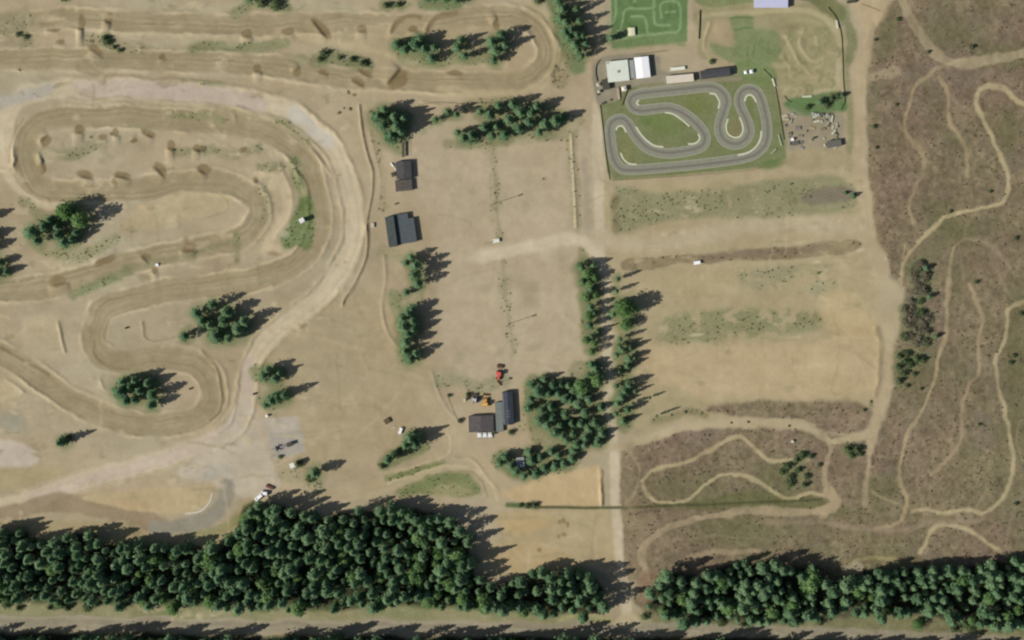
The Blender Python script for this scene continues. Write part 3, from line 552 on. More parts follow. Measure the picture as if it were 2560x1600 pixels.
def thing(name, label, cat, px, py, rot=0, group=None, z=None, sc_=1):
    o = bpy.data.objects.new(name, None); COL.objects.link(o); o.empty_display_size = .3
    o.location = (wx(px), wy(py), gz(px, py) if z is None else z); o.rotation_euler = (0, 0, math.radians(rot)); o.scale = (sc_,) * 3
    return tag(o, label, cat, group)
def clone(src, px, py, rot=0, label=None, scale=None, group=None, z=None):
    r = src.copy(); COL.objects.link(r); r.location = (wx(px), wy(py), gz(px, py) if z is None else z); r.rotation_euler = (0, 0, math.radians(rot))
    if scale: r.scale = scale
    if label: r['label'] = label
    if group: r['group'] = group
    for ch in src.children:
        c = ch.copy(); COL.objects.link(c); c.parent = r
        for g in ch.children:
            d = g.copy(); COL.objects.link(d); d.parent = c
    return r

# ------------------------------------------------------------------ trees
PINE_M = leaf_mat('pine_needles', (.056, .120, .056), (.212, .325, .168))
BIRCH_M = leaf_mat('birch_leaves', (.065, .135, .038), (.17, .275, .105))
BUSH_M = leaf_mat('bush_leaves', (.055, .088, .036), (.145, .185, .09))
DRY_M = leaf_mat('bare_twigs', (.09, .082, .052), (.26, .235, .16))
BARK = M((120, 96, 76), .9, .3, 4); BBARK = M((190, 185, 172), .85, .25, 5)
def crown_mesh(name, h, r, kind, n, seed, mat):
    """leaf clumps on boughs: returns verts, quads, tones"""
    R = np.random.RandomState(seed); V = []; F = []; T = []
    nb = {'pine': 30, 'spruce': 40, 'round': 34, 'bush': 16}[kind]
    base = {'pine': .28, 'spruce': .10, 'round': .22, 'bush': .12}[kind]
    lob = R.rand(6) * 6.28
    for b in range(nb):
        t = base + (1 - base) * (b + R.rand()) / nb
        u = (t - base) / (1 - base)
        prof = {'pine': (1 - u) ** .62 * (.55 + .9 * min(u * 3, 1) * .5), 'spruce': (1 - u) ** .9, 'round': math.sqrt(max(0, 1 - (2 * u - .85) ** 2 / 1.36)), 'bush': math.sqrt(max(0.02, 1 - u * u))}[kind]
        a = b * 2.39996 + R.randn() * .5
        wob = 1 + .26 * math.sin(a + lob[2]) + .22 * math.sin(2 * a + lob[0]) + .14 * math.sin(3 * a + lob[1] + t * 4) + R.randn() * .10
        rad = r * prof * max(.25, wob)
        cz = h * t + R.randn() * .15; tone = R.rand() * .25
        m = max(6, n // nb)
        for k in range(m):
            q = math.sqrt(R.rand()) if k > 2 else R.rand()
            rr = rad * (.25 + .75 * q); aa = a + R.randn() * .95 / (.35 + prof)
            p = np.array([math.cos(aa) * rr, math.sin(aa) * rr, cz + R.randn() * .17 - q * .12 * (kind in ('pine', 'spruce')) * r * .5])
            sz = (.27 if kind != 'bush' else .15) * (.7 + .7 * R.rand())
            nrm = np.array([math.cos(aa) * .8, math.sin(aa) * .8, .9 + .3 * u]) + R.randn(3) * .55; nrm /= np.linalg.norm(nrm)
            e1 = np.cross(nrm, R.randn(3)); e1 /= np.linalg.norm(e1) + 1e-9; e2 = np.cross(nrm, e1)
            i = len(V)
            V += [p - e1 * sz, p + e2 * sz * .8, p + e1 * sz, p - e2 * sz * .8]; F.append((i, i + 1, i + 2, i + 3)); T += [tone] * 4
    return np.array(V), np.array(F), np.array(T)
def leaf_mesh(name, V, F, T, mat):
    me = bpy.data.meshes.new(name); me.vertices.add(len(V)); me.loops.add(F.size); me.polygons.add(len(F))
    me.vertices.foreach_set('co', V.ravel().astype(np.float32)); me.loops.foreach_set('vertex_index', F.ravel().astype(np.int32))
    me.polygons.foreach_set('loop_start', (np.arange(len(F)) * 4).astype(np.int32)); me.update(calc_edges=True)
    at = me.attributes.new('tone', 'FLOAT', 'POINT'); at.data.foreach_set('value', T.astype(np.float32))
    me.materials.append(mat); return me
def trunk_mesh(h, r, kind, seed):
    R = random.Random(seed); m = MB(); top = h * (.93 if kind != 'round' else .7)
    pts = [(R.uniform(-.015, .015) * k, R.uniform(-.015, .015) * k, top * k / 4) for k in range(5)]
    for k in range(4): m.tube(pts[k], pts[k + 1], 0.13 * (1 - k * .2), .13 * (1 - (k + 1) * .2) , 6, k == 0)
    for k in range(9):
        t = R.uniform(.3, .74); a = R.uniform(0, 6.28); l = r * (1 - t) * 1.2 + .25
        m.tube((0, 0, h * t), (math.cos(a) * l, math.sin(a) * l, h * t + l * .35), .035, .012, 4, False)
    return m
VAR = {}
def make_var(kind, k, h, r, n, mat, bark):
    V, F, T = crown_mesh('crown', h, r, kind, n, 100 * len(VAR) + k, mat)
    tm = trunk_mesh(h, r, kind, k); me = bpy.data.meshes.new('trunk'); me.from_pydata(tm.v, [], tm.f); me.materials.append(bark); me.update()
    VAR.setdefault((kind, mat.name), []).append((h, r, leaf_mesh('crown', V, F, T, mat), me, V, F, T, tm))
for k in range(7): make_var('pine', k, 9.0, 1.75, 560, PINE_M, BARK)
for k in range(4): make_var('spruce', k, 9.0, 1.6, 640, PINE_M, BARK)
for k in range(4): make_var('round', k, 8.0, 1.9, 800, BIRCH_M, BBARK)
for k in range(4): make_var('bush', k, 1.6, 1.0, 260, BUSH_M, BARK)
for k in range(4): make_var('bush', k, 1.8, 1.0, 170, DRY_M, BARK)
KEY = {'p': ('pine', 'pine_needles'), 's': ('spruce', 'pine_needles'), 'b': ('round', 'birch_leaves'), 'g': ('bush', 'bush_leaves'), 'd': ('bush', 'bare_twigs')}
NAMES = {'p': ('pine_tree', 'pine tree'), 's': ('pine_tree', 'pine tree'), 'b': ('birch_tree', 'birch tree'), 'g': ('bush', 'bush'), 'd': ('brush', 'bush')}
def tree(px, py, rpx, h, typ, label, group):
    """px, py: where the crown shows; the base stands under it"""
    h *= 2; var = VAR[KEY[typ]]; v = random.choice(var)
    kx = rpx * S / v[1]; kz = h / v[0]
    bx = px + .036 * h / S; by = py - .082 * h / S
    o = thing(NAMES[typ][0], label, NAMES[typ][1], bx, by, random.uniform(0, 360), group)
    o.scale = (kx, kx, kz)
    for nm, me in (('trunk', v[3]), ('crown', v[2])):
        c = bpy.data.objects.new(nm, me); COL.objects.link(c); c.parent = o
    return o
ORD = ['leftmost', 'second', 'third', 'fourth', 'fifth', 'sixth', 'seventh', 'eighth', 'ninth', 'tenth', 'eleventh', 'twelfth', 'thirteenth', 'fourteenth', 'fifteenth', 'sixteenth', 'seventeenth', 'eighteenth', 'nineteenth', 'twentieth',
       'twenty-first', 'twenty-second', 'twenty-third', 'twenty-fourth', 'twenty-fifth', 'twenty-sixth', 'twenty-seventh', 'twenty-eighth', 'twenty-ninth', 'thirtieth', 'thirty-first', 'thirty-second', 'thirty-third', 'thirty-fourth', 'thirty-fifth', 'thirty-sixth', 'thirty-seventh', 'thirty-eighth', 'thirty-ninth', 'fortieth']
PLACED = []; GB = []; PAINT = True
def clump(where, items, h=9.0, k=1.1):
    """items: (x, y, radius, type='p', height)"""
    by = {}
    for it in items:
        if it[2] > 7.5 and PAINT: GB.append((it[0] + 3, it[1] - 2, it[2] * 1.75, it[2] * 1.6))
    for it in items:
        it = list(it); typ = it[3] if len(it) > 3 else 'p'; by.setdefault('p' if typ == 's' else typ, []).append(it)
    for typ0, L in by.items():
        L.sort(key=lambda t: t[0]); kind = {'p': 'pine', 'b': 'birch', 'g': 'bush', 'd': 'bare bush'}[typ0]
        for i, it in enumerate(L):
            typ = it[3] if len(it) > 3 else random.choice('ppps'); hh = it[4] if len(it) > 4 else (h * .86 * random.uniform(.85, 1.12) * (.72 + .28 * min(it[2] / 14, 1.15)) if typ0 in 'pb' else it[2] * S * .75)
            lab = ('lone %s %s' % (kind, where)) if len(L) == 1 else '%s %s%s %s' % (ORD[i] if i < 40 else 'rightmost', kind, '' if i == 0 else ' from the left', where)
            tree(it[0], it[1], it[2] * k, hh, typ, lab, '%s %s' % ({'p': 'pines', 'b': 'birches', 'g': 'bushes', 'd': 'bare bushes'}[typ0], where))
            PLACED.append((it[0], it[1], it[2]))
clump('in the clump left of the sandy oval', [(87,583,20),(130,553,13),(172,535,19,'b',9),(209,556,17,'b',9.5),(148,570,14),(164,609,16),(184,601,13),(116,572,14),(100,605,12),(150,592,13),(196,585,11),(186,520,12)])
clump('at the left edge beside the western lane', [(-50,556,18),(-38,600,19),(-28,625,15)]); clump('on the left edge below the first clump', [(2,660,13),(-10,690,15),(20,682,10)], 7)
clump('in the clump above the sandy hairpin', [(496,786,15),(570,783,17),(465,842,13,'p',6),(542,842,20,'s'),(597,828,20),(508,806,14),(562,806,16),(614,806,14),(535,765,13),(575,850,11),(528,815,13)], 9.5)
clump('in the clump inside the right hairpin', [(307,980,20),(318,1004,14),(311,956,12),(342,950,12),(373,960,15),(386,988,15),(381,1015,13,'p',7),(352,978,14),(330,968,12),(340,1000,11)])
clump('alone above the pinkish gravel road', [(157,1107,13,'s',8.6)]); clump('small, touching the lone pine above the gravel road', [(172,1095,8,'g')])
clump('in the thin clump left of the paddock bend', [(662,940,15),(688,946,14),(672,925,12),(700,934,10)], 7.5); clump('in the row above the grey gravel pad', [(680,1003,15),(696,996,15),(714,988,12),(668,1012,10)], 9)
clump('alone right of the white tower cabin', [(788,1182,15,'p',7.5)]); clump('dotted beside the white tower cabin', [(775,1195,9,'g'),(700,1142,5,'g'),(748,1158,8,'g')])
clump('in the row above the curved grassy tracks', [(1028,1100,17,'s',9.5),(1014,1113,12),(1040,1112,12),(971,1150,13),(985,1138,10),(1048,1092,10)]); clump('at the foot of the row above the curved tracks', [(955,1165,8,'g'),(998,1128,9,'g')])
clump('in the clump above the dark ramp', [(945,298,19),(978,345,20),(962,280,14),(992,322,16),(986,298,16),(1003,335,14),(1010,300,13),(960,320,14)], 9)
clump('in the long row north of the paddock', [(1120,285,10),(1090,302,9,'p',5),(1222,293,15),(1177,345,15),(1158,352,12),(1145,335,9),(1259,342,15),(1299,287,17),(1328,288,15),(1296,326,15),(1360,318,16),(1386,308,15),(1320,312,14),(1340,272,12),(1280,265,12),(1245,270,12),(1210,325,13),(1230,345,12),(1270,305,14),(1240,320,11),(1200,285,10),(1140,290,9),(1400,298,12),(1345,335,11)], 8.5)
clump('in the island row below the top lane', [(992,119,14),(1013,131,13),(1040,118,18),(1060,128,15),(1077,150,14),(1050,105,13),(1145,127,14),(1160,145,11),(1150,108,10),(1228,112,16),(1236,131,16),(1232,155,12),(1253,95,14),(1262,120,12),(1085,125,12)], 8.5)
clump('along the top edge above the first lane', [(1063,-2,14),(1085,-6,14),(1110,0,13),(1140,6,12),(1165,-8,13),(625,2,11,'p',5)], 7); clump('by the top edge over the upper lane', [(655,8,12,'g'),(690,12,13,'g'),(160,-2,9,'g'),(965,14,9,'g'),(995,12,8,'g'),(1345,2,9,'g')])
clump('in the belt left of the model car lawn', [(1392,8,14),(1405,30,14),(1398,52,13),(1412,62,13),(1425,82,13),(1420,102,13),(1434,117,13),(1442,132,12),(1452,145,10),(1410,88,13),(1386,-12,14),(1440,95,11),(1400,-30,14),(1440,30,10,'p',7.5),(1446,60,10,'p',8),(1450,-10,11),(1526,98,11,'p',5),(1462,118,9),(1455,95,9,'p',8)], 9.5)
clump('in the clump right of the twin dark sheds', [(1016,660,10,'p',6),(1039,667,14),(1037,690,15),(1045,712,13),(1016,733,9,'p',4),(1028,645,10)], 9.5)
clump('in the clump right of the pale track', [(1021,784,13),(1008,798,12),(1010,818,16),(1020,836,16),(1016,860,15),(1032,806,14),(1034,826,12),(1025,900,16,'p',6),(1040,885,11,'p',7),(1012,880,11),(1030,775,12)], 8.5)
clump('lining the west side of the straight path', [(1452,670,15),(1467,686,15,'b',5.2),(1455,707,13),(1471,707,13,'b',5.2),(1476,725,12),(1465,745,13,'b',5.2),(1474,770,13),(1471,792,13,'b',5.2),(1478,842,12),(1466,852,10,'b',5.2),(1471,815,13),(1486,695,10,'b',5.2),(1482,665,10),(1488,740,9,'b',5.2),(1484,785,9),(1478,880,9,'b',5.2),(1492,830,8),(1484,860,9,'b',5.2)], 7.2, .88)
clump('right of the straight path by the field corner', [(1558,776,20,'b',9.2),(1562,814,13,'b',5)]); clump('small, beside the bright birch by the path', [(1531,788,10,'p',6),(1540,760,8,'p',5),(1590,778,7,'p',5.5)])
clump('along the east side of the straight path', [(1556,877,13),(1571,898,14),(1566,916,12),(1548,868,10),(1574,870,10),(1571,962,13),(1560,978,13),(1552,995,14),(1566,1025,12),(1556,1054,12),(1542,1010,11),(1580,1010,6,'p',5),(1640,1040,5,'p',4.5),(1622,995,5,'p',4.5),(1668,1030,4,'p',3.6),(1586,980,7,'p',5),(1542,700,8,'p',6.5),(1538,730,8,'p',6),(1548,850,9,'p',7),(1540,890,9),(1546,930,10),(1540,965,9),(1538,1035,9)], 7.2, .9)
clump('in the grove right of the black shed', [(1343,982,18,'p',7),(1328,965,12),(1394,985,13),(1412,996,13),(1375,1019,13),(1380,1046,13),(1449,966,15,'b',8.5),(1452,988,13),(1492,950,14,'b',9),(1487,922,13),(1476,912,10),(1444,1012,12),(1462,1033,12),(1346,1051,15,'p',6.5),(1367,1065,13,'p',6),(1386,1080,14,'p',6),(1399,1065,12),(1486,1057,14),(1470,1072,13),(1504,1086,12),(1439,1112,14),(1433,1126,11),(1492,1106,12),(1425,1001,11),(1320,1020,12),(1325,998,12),(1354,1027,12),(1412,1038,12),(1428,1059,11),(1360,950,10),(1370,985,12),(1400,960,10),(1420,965,10),(1470,1000,11),(1430,1085,10),(1470,940,9),(1462,1095,11),(1405,1090,11),(1450,1060,11),(1380,965,11),(1432,980,11),(1460,1112,10),(1500,1020,10),(1415,1100,10)], 6, 1.14)
clump('in the thicket around the small grey hut', [(1328,1152,14),(1322,1132,12),(1359,1170,12),(1386,1165,12),(1407,1160,11),(1428,1146,11),(1338,1184,12,'p',5),(1290,1180,12,'p',5),(1276,1165,12),(1262,1144,14),(1250,1157,12,'p',5.5),(1378,1130,10),(1395,1140,9),(1310,1190,10,'p',5),(1350,1145,10)], 5, 1.15)
clump('below the dead thicket by the east road', [(2248,890,9,'g'),(2266,887,9,'g'),(2290,897,10,'g'),(2245,919,9,'g'),(2258,934,9,'g'),(2246,952,9,'g'),(2306,900,8,'g'),(2274,912,9,'g'),(2262,903,8,'g'),(2268,965,5,'g'),(2302,972,4,'g'),(2285,935,6,'g')])
clump('at the fork of the south-east trails', [(2140,1125,11,'g'),(2117,1122,10,'g'),(2128,1138,9,'g'),(2150,1135,6,'g')])
clump('in the hollow above the grassy ditch', [(1968,1166,10,'g'),(2006,1137,9,'g'),(1995,1175,8,'g'),(1974,1194,9,'g'),(2025,1141,7,'g'),(2048,1163,5,'g'),(1974,1210,9,'g'),(2010,1212,8,'g'),(1990,1150,8,'g'),(1955,1180,8,'g'),(2015,1190,7,'g')])
R2 = random.Random(5); th = []
for k in range(46):
    t = R2.random(); y = 655 + t * 205; x = 2292 + (10 if t < .4 else -2) + R2.uniform(-30, 28) * (.55 if t < .25 else 1)
    th.append((x, y, R2.uniform(8, 12.5), 'd' if R2.random() < .86 else 'g', R2.uniform(.8, 1.7)))
th += [(2312, 672, 8, 'p', 3), (2320, 742, 7, 'p', 3), (2338, 842, 7, 'p', 2.6)]
clump('in the dead thicket by the east road', th)
clump('growing on a bank of the upper lanes', [(262,98,9,'g'),(270,107,9,'g'),(285,118,6,'g'),(46,86,6,'g'),(65,92,6,'g'),(300,126,6,'g'),(810,135,10,'g'),(800,150,8,'g'),(850,145,7,'g'),(880,150,8,'g'),(905,158,8,'g'),(915,162,6,'g')])
clump('around the clubhouse machine yard', [(1276,1081,7,'g',1.6),(1237,1080,4.5,'g',1.2),(1122,990,5,'g'),(1170,986,6,'g'),(1149,1052,6,'g')])
clump('beside the junk yard', [(2048,258,9,'p',3.5),(2078,248,8,'g'),(2092,240,8,'g'),(2020,268,7,'g'),(2065,262,8,'g'),(2104,240,7,'p',2.4)])
clump('at the east end of the grassy field', [(2132,490,7,'s',2.6),(2113,484,5,'s',1.8)]); clump('on the lawn behind the black kart shed', [(1779,154,6,'g')])
clump('west of the grassy ditch', [(1335,1262,8,'g'),(1318,1264,7,'g'),(1300,1264,5,'g')])
clump('scattered in the eastern heath', [(2552,785,6,'g'),(2525,908,6,'g'),(2535,890,5,'g'),(2440,705,5,'g'),(2430,118,6,'g'),(2245,48,5,'g'),(2320,130,5,'g'),(2187,100,4,'g'),(2240,262,4,'g'),(2375,530,4,'g'),(2540,595,5,'g'),(2160,965+60,4,'g'),(2540,1260,5,'g'),(2447,1062,4,'g'),(2190,370,4,'g'),(2475,480,4,'g'),(2185,316,5,'g')])
PAINT = False
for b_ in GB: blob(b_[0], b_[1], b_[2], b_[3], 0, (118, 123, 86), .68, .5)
# ---- forest belts: crowns packed, the edge trees stand as single trees, the rest reads as one wood
def pack(P, dmin, seed, tries=9000, keep=None):
    R = np.random.RandomState(seed); xs = [p[0] for p in P]; ys = [p[1] for p in P]; out = []
    cell = {}
    for _ in range(tries):
        x = R.uniform(min(xs), max(xs)); y = R.uniform(min(ys), max(ys))
        if not inside(P, np.array([x]), np.array([y]))[0]: continue
        if keep and not keep(x, y, R): continue
        c = (int(x // 30), int(y // 30)); ok = True; dm = dmin * R.uniform(.6, 1.22)
        for i in (-1, 0, 1):
            for j in (-1, 0, 1):
                for q in cell.get((c[0] + i, c[1] + j), []):
                    if (q[0] - x) ** 2 + (q[1] - y) ** 2 < dm * dm: ok = False
        if ok: cell.setdefault(c, []).append((x, y)); out.append((x, y))
    return out
def thin(x, y, R):
    if 2035 < x < 2150 and 1410 < y < 1530: return R.rand() < .10
    if 1590 < x < 1760 and y < 1470: return R.rand() < .15
    if 1120 < x < 1200 and y < 1400: return R.rand() < .5
    return R.rand() < .985
west = pack(WB, 26, 3, keep=thin); east = pack(EB, 26, 4, keep=thin); south = pack([(-200,1588),(640,1596),(1500,1602),(2740,1634),(2740,1760),(-200,1760)], 24, 5, 6000)
used = len([o for o in bpy.data.objects if o.name.startswith('pine_tree')])
budget = 298 - used
cand = []
for nm, L in (('west', west), ('east', east)):
    for x, y in L:
        if 0 < x < 2560:
            up = sum(1 for a, b in L if abs(a - x) < 16 and 0 < y - b < 60)
            if up == 0: cand.append((nm, x, y))
cand.sort(key=lambda t: t[1]); random.Random(2).shuffle(cand); cand = sorted(cand[:max(0, budget)], key=lambda t: t[1])
segs = [(0, 300, 'west', 'below the brown service road'), (300, 600, 'west', 'below the grey asphalt bend'), (600, 900, 'west', 'below the gravel junction'), (900, 1190, 'west', 'below the grassy tracks'), (1190, 1530, 'west', 'below the straight path'),
        (1590, 2060, 'east', 'left of the wood gap'), (2060, 2300, 'east', 'right of the wood gap'), (2300, 2561, 'east', 'near the right picture edge')]
single = set()
for a, b, nm, w in segs:
    L = [c for c in cand if a <= c[1] < b and c[0] == nm]
    for i, c in enumerate(L):
        lab = '%s pine%s on the upper forest fringe, %s' % (ORD[min(i, 39)], '' if i == 0 else ' from the left', w)
        tree(c[1], c[2], random.uniform(14, 19), random.uniform(7.4, 10.2), random.choice('ppps'), lab, 'pines on the forest fringe ' + w); single.add((c[1], c[2]))
def mass(name, label, pts, seed, bir=.09):
    R = random.Random(seed); rs = np.random.RandomState(seed)
    for part, mt in (('pine', PINE_M), ('round', BIRCH_M)):
        Vs, Fs, Ts, n = [], [], [], 0; tk = MB()
        for i, (x, y) in enumerate(pts):
            isb = (hash((int(x), int(y))) % 100) / 100 < bir
            if isb != (part == 'round'): continue
            kd = 'round' if isb else ('spruce' if R.random() < .22 else 'pine')
            v = R.choice(VAR[(kd, mt.name)]); hh = R.uniform(5.8, 12.4); kr = (9.5 + (hh - 5.8) * 1.4) * R.uniform(.85, 1.15); hh *= (1.44 if isb else 2); kr = kr * S / v[1]; a = R.uniform(0, 6.28)
            P = v[4] * np.array([kr, kr, hh / v[0]]); ca, sa = math.cos(a), math.sin(a)
            bx = x + .036 * hh / S; by = y - .082 * hh / S
            Q = np.stack([P[:, 0] * ca - P[:, 1] * sa + wx(bx), P[:, 0] * sa + P[:, 1] * ca + wy(by), P[:, 2] + gz(bx, by)], 1)
            Vs.append(Q); Fs.append(v[5] + n); Ts.append(v[6] + R.uniform(-.05, .38)); n += len(Q)
            tk.tube((wx(bx), wy(by), gz(bx, by)), (wx(bx), wy(by), hh * .9), .26, .06, 5, False)
        if not n: continue
        yield part, np.concatenate(Vs), np.concatenate(Fs), np.concatenate(Ts), tk
def forest(name, label, pts, seed, bir=.09):
    root = bpy.data.objects.new(name, None); COL.objects.link(root); root['kind'] = 'stuff'; root['label'] = label; root['category'] = 'forest'
    for part, V, F, T, tk in mass(name, label, pts, seed, bir):
        me = leaf_mesh('foliage', V, F, T, PINE_M if part == 'pine' else BIRCH_M); o = bpy.data.objects.new('foliage', me); COL.objects.link(o); o.parent = root
        t = tk.obj('trunks', BARK, root)
rest = [p for p in west + east if tuple(p) not in single] + south
forest('forest', 'dense dark green pine wood along the bottom road', rest, 8)
# sunlit young growth on the road verge and glades
vg = []
R3 = random.Random(9)
for k in range(70):
    x = R3.uniform(0, 2560)
    if 1470 < x < 1600: continue
    y = (1508 + 6 * math.sin(x / 90) if x < 1500 else 1548 + 6 * math.sin(x / 70)) + R3.uniform(-4, 12) + (12 if x > 2100 else 0)
    vg.append((x, y, R3.uniform(6, 11), 'g', R3.uniform(1.2, 2.4)))
vg.sort()
for a, b, w in [(0, 500, 'left of the leftmost glade'), (500, 1000, 'below the middle west wood'), (1000, 1500, 'right of the west wood'), (1600, 2100, 'below the left east wood'), (2100, 2561, 'below the right east wood')]:
    clump('on the road verge ' + w, [v for v in vg if a <= v[0] < b])
clump('shining in the forest near the gravel bend', [(642,1282,15,'b',6),(622,1300,15,'b',6),(655,1300,12,'b',5),(612,1325,12,'b',5)]); clump('pale, inside the west wood', [(365,1502,12,'b',5),(1020,1290,14,'b',6),(1060,1310,13,'b',6),(1417,1462,14,'b',6),(1440,1470,9,'b',5),(1210,1520,13,'b',4),(640+820/3.78,1330,12,'b',6)])
clump('pale, inside the east wood', [(2022,1432,11,'b',6),(1955,1545,12,'b',4),(1670,1450,14,'g',3),(1690,1470,14,'g',3),(1650,1475,12,'g',2.5),(2290,1560,12,'b',3.5)])

# ------------------------------------------------------------------ buildings
PALEG = M((214, 220, 205), .6, .04, .3); WHITE = M((250, 250, 250), .5, .02, .4); GREYR = M((150, 156, 150), .7, .1, .6); DARKH = M((74, 74, 62), .8, .1, 1); BEIGE = M((214, 202, 184), .7, .05, .5)
SLATE = M((72, 72, 76), .75, .28, .8, stripes=2.2); SLATE2 = M((80, 88, 91), .7, .22, .7, stripes=2.2); SLATE3 = M((86, 81, 80), .75, .22, .7, stripes=2.2); BLUED = M((56, 62, 72), .7, .28, .6, stripes=2.2)
WOODB = M((120, 100, 78), .85, .2, 2); WALLW = M((190, 186, 172), .8, .08, 1); WALLR = M((120, 66, 50), .85, .12, 2); GLASS = M((40, 48, 56), .15, .1, 1, spec=.6); LAV = M((192, 192, 218), .5, .04, .4)
RUBBER = M((36, 36, 38), .9, .1, 4); STEEL = M((140, 142, 145), .4, .08, 2, metal=.6); CONC = M((206, 202, 186), .85, .08, 1.5); DECK = M((140, 122, 98), .85, .15, 3, stripes=6)
def windows(root, lx, ly, z, n, side=-1, w=.9, h=.9):
    for k in range(n):
        x = -lx / 2 + lx * (k + .6) / (n + .2)
        f = MB().box((x, side * (ly / 2 + .02), z), (w, .05, h)).obj('window', WALLW, root)
        MB().box((x, side * (ly / 2 + .05), z), (w - .16, .03, h - .16)).obj('pane', GLASS, f)
def door(root, x, y, rot90=False, mat=None):
    d = MB().box((x, y, 1.0), (.06, .9, 2.0) if rot90 else (.9, .06, 2.0)).obj('door', mat or WOODB, root)
    MB().box((x + (.05 if rot90 else .3), y + (.3 if rot90 else -.05), 1.0), (.05, .08, .05)).obj('handle', STEEL, d)
def building(name, label, px, py, w, d, h, rot, wall, roof, kind='flat', rh=.6, axis='x', nw=2, cat='building', over=.15, ridge_=0):
    o = thing(name, label, cat, px + .036 * h / S, py - .082 * h / S, rot, z=gz(px, py) - .05)
    lx, ly = w * S, d * S
    wm = MB().box((0, 0, h / 2), (lx - .3, ly - .3, h))
    if kind == 'gable':   # gable ends
        for s_ in (-1, 1):
            if axis == 'x': wm.add([(s_ * (lx / 2 - .16), -ly / 2 + .15, h), (s_ * (lx / 2 - .16), ly / 2 - .15, h), (s_ * (lx / 2 - .16), ridge_, h + rh * .96)], [(0, 1, 2)])
            else: wm.add([(-lx / 2 + .15, s_ * (ly / 2 - .16), h), (lx / 2 - .15, s_ * (ly / 2 - .16), h), (ridge_, s_ * (ly / 2 - .16), h + rh * .96)], [(0, 1, 2)])
    wm.obj('wall', wall, o)
    if kind == 'flat': r = MB().box((0, 0, h + .11), (lx, ly, .16), ).obj('roof', roof, o); e = MB()
    elif kind == 'shed': r = MB().box((0, 0, h + rh / 2 + .02), (lx, ly / math.cos(math.atan2(rh, ly)), .12), rx=math.atan2(rh, ly)).obj('roof', roof, o)
    else: r = MB().gable(lx + over, ly + over, h - .04, rh, axis, off=(0, 0), ridge=ridge_).obj('roof', roof, o)
    windows(o, lx - .3, ly - .3, 1.4, nw, -1); windows(o, lx - .3, ly - .3, 1.4, max(nw - 1, 1), 1)
    door(o, -lx / 2 + .13, 0, True)
    return o, r
o, r = building('service_building', 'square building with pale mint green roof at the kart circuit corner', 1544, 179, 54, 52, 3.0, 6, WALLW, PALEG, nw=3)
MB().box((.2, -.4, 3.5), (1.6, 1.6, .7)).obj('chimney', GREYR, r); MB().box((-6.5, 6.2, 3.3), (1.1, 1.1, .3)).obj('vent', GREYR, r)
building('marquee', 'bright white tent hall beside the mint roofed building', 1605, 170, 36, 53, 3.2, 6.5, WHITE, WHITE, 'gable', .5, 'y', 2, over=.0)
building('connecting_shed', 'low grey link shed between mint roof and white tent', 1578, 174, 15, 46, 2.2, 6, GREYR, GREYR, nw=1)
building('dark_hut', 'small square black roofed hut below the mint roofed building', 1514, 212, 18, 26, 2.6, 8, DARKH, DARKH, 'gable', .25, 'x', 1, 'hut')
building('pit_building', 'long beige flat roofed pit building above the track straight', 1699, 198, 68, 19, 3.2, 5.5, WALLW, BEIGE, nw=5)
o, r = building('grandstand_shed', 'long black roofed shed right of the beige pit building', 1787, 185, 74, 21, 3.6, 7, DARKH, SLATE, 'gable', .45, 'x', 5)
MB().box((0, 1.3, 3.86), (18.4, .9, .06), rx=-.15).obj('roof_strip', M((132, 138, 140), .5, .1, .8), r)
building('storage_container', 'narrow white storage trailer behind the pit building', 1693, 172, 38, 8, 1.4, 6, WHITE, M((226, 228, 212), .6, .05, .6), nw=1, cat='container')
building('hangar', 'pale lavender metal roof cut by the top picture edge', 1926, -4, 84, 50, 3.6, 0, WALLW, LAV, 'gable', .7, 'x', 4)
building('lawn_shed', 'small cream roofed shed standing on the model car lawn', 1578, 80, 17, 20, 1.6, 4, WALLW, M((222, 216, 184), .7, .06, 1), 'gable', .2, 'y', 1, 'shed')
building('dark_container', 'dark grey shipping container below the junk yard', 2084, 360, 36, 17, 2.5, 9, M((84, 82, 74), .7, .1, 1), M((104, 102, 94), .7, .12, .7, stripes=5), 'flat', nw=1, cat='container')
building('clubhouse', 'dark roofed clubhouse with white terrace at its south side', 1203, 1059, 62, 40, 3.0, 2, WALLW, SLATE3, 'gable', .8, 'y', 4, over=.2)
building('annex', 'low grey roofed annex between clubhouse and black shed', 1248, 1042, 18, 74, 1.9, 3, WALLW, M((116, 122, 116), .8, .16, .5), nw=2)
o, r = building('long_shed', 'long blue-black roofed shed right of the clubhouse', 1270, 1020, 26, 82, 3.1, 3, DARKH, BLUED, 'gable', .7, 'y', 2, over=.1)
MB().box((-3.3, 0, 3.36), (.6, 21.5, .06)).obj('gutter', M((128, 138, 136), .5, .1, 1), r)
for y in (-2.8, -.8, 1.2): MB().box((0, y - 3, 3.98), (3.0, .4, .1)).obj('roof_vent', M((120, 128, 130), .5, .1, 1), r)
building('dark_cabin', 'dark grey roofed cabin below the ramp, upper of its pair', 1010, 426, 38, 44, 3.0, 3, DARKH, M((74, 72, 72), .75, .25, .6, stripes=2.2), 'gable', .6, 'y', 2, over=.1)
building('brown_lean_to', 'low brown-grey roofed lean-to below the dark cabin', 1010, 464, 42, 28, 2.3, 5, WOODB, M((88, 82, 74), .85, .3, .5), 'flat', nw=1, cat='shed')
building('tall_shed', 'narrow dark shed, taller left one of the twin sheds', 979, 580, 22, 76, 4.6, 8, DARKH, M((74, 82, 78), .75, .25, .5, stripes=2.2), 'flat', nw=2)
o = thing('wide_shed', 'wide blue-grey roofed shed with notched corner, right of its twin', 'building', 1014, 570, 8, z=gz(1012, 573) - .05)
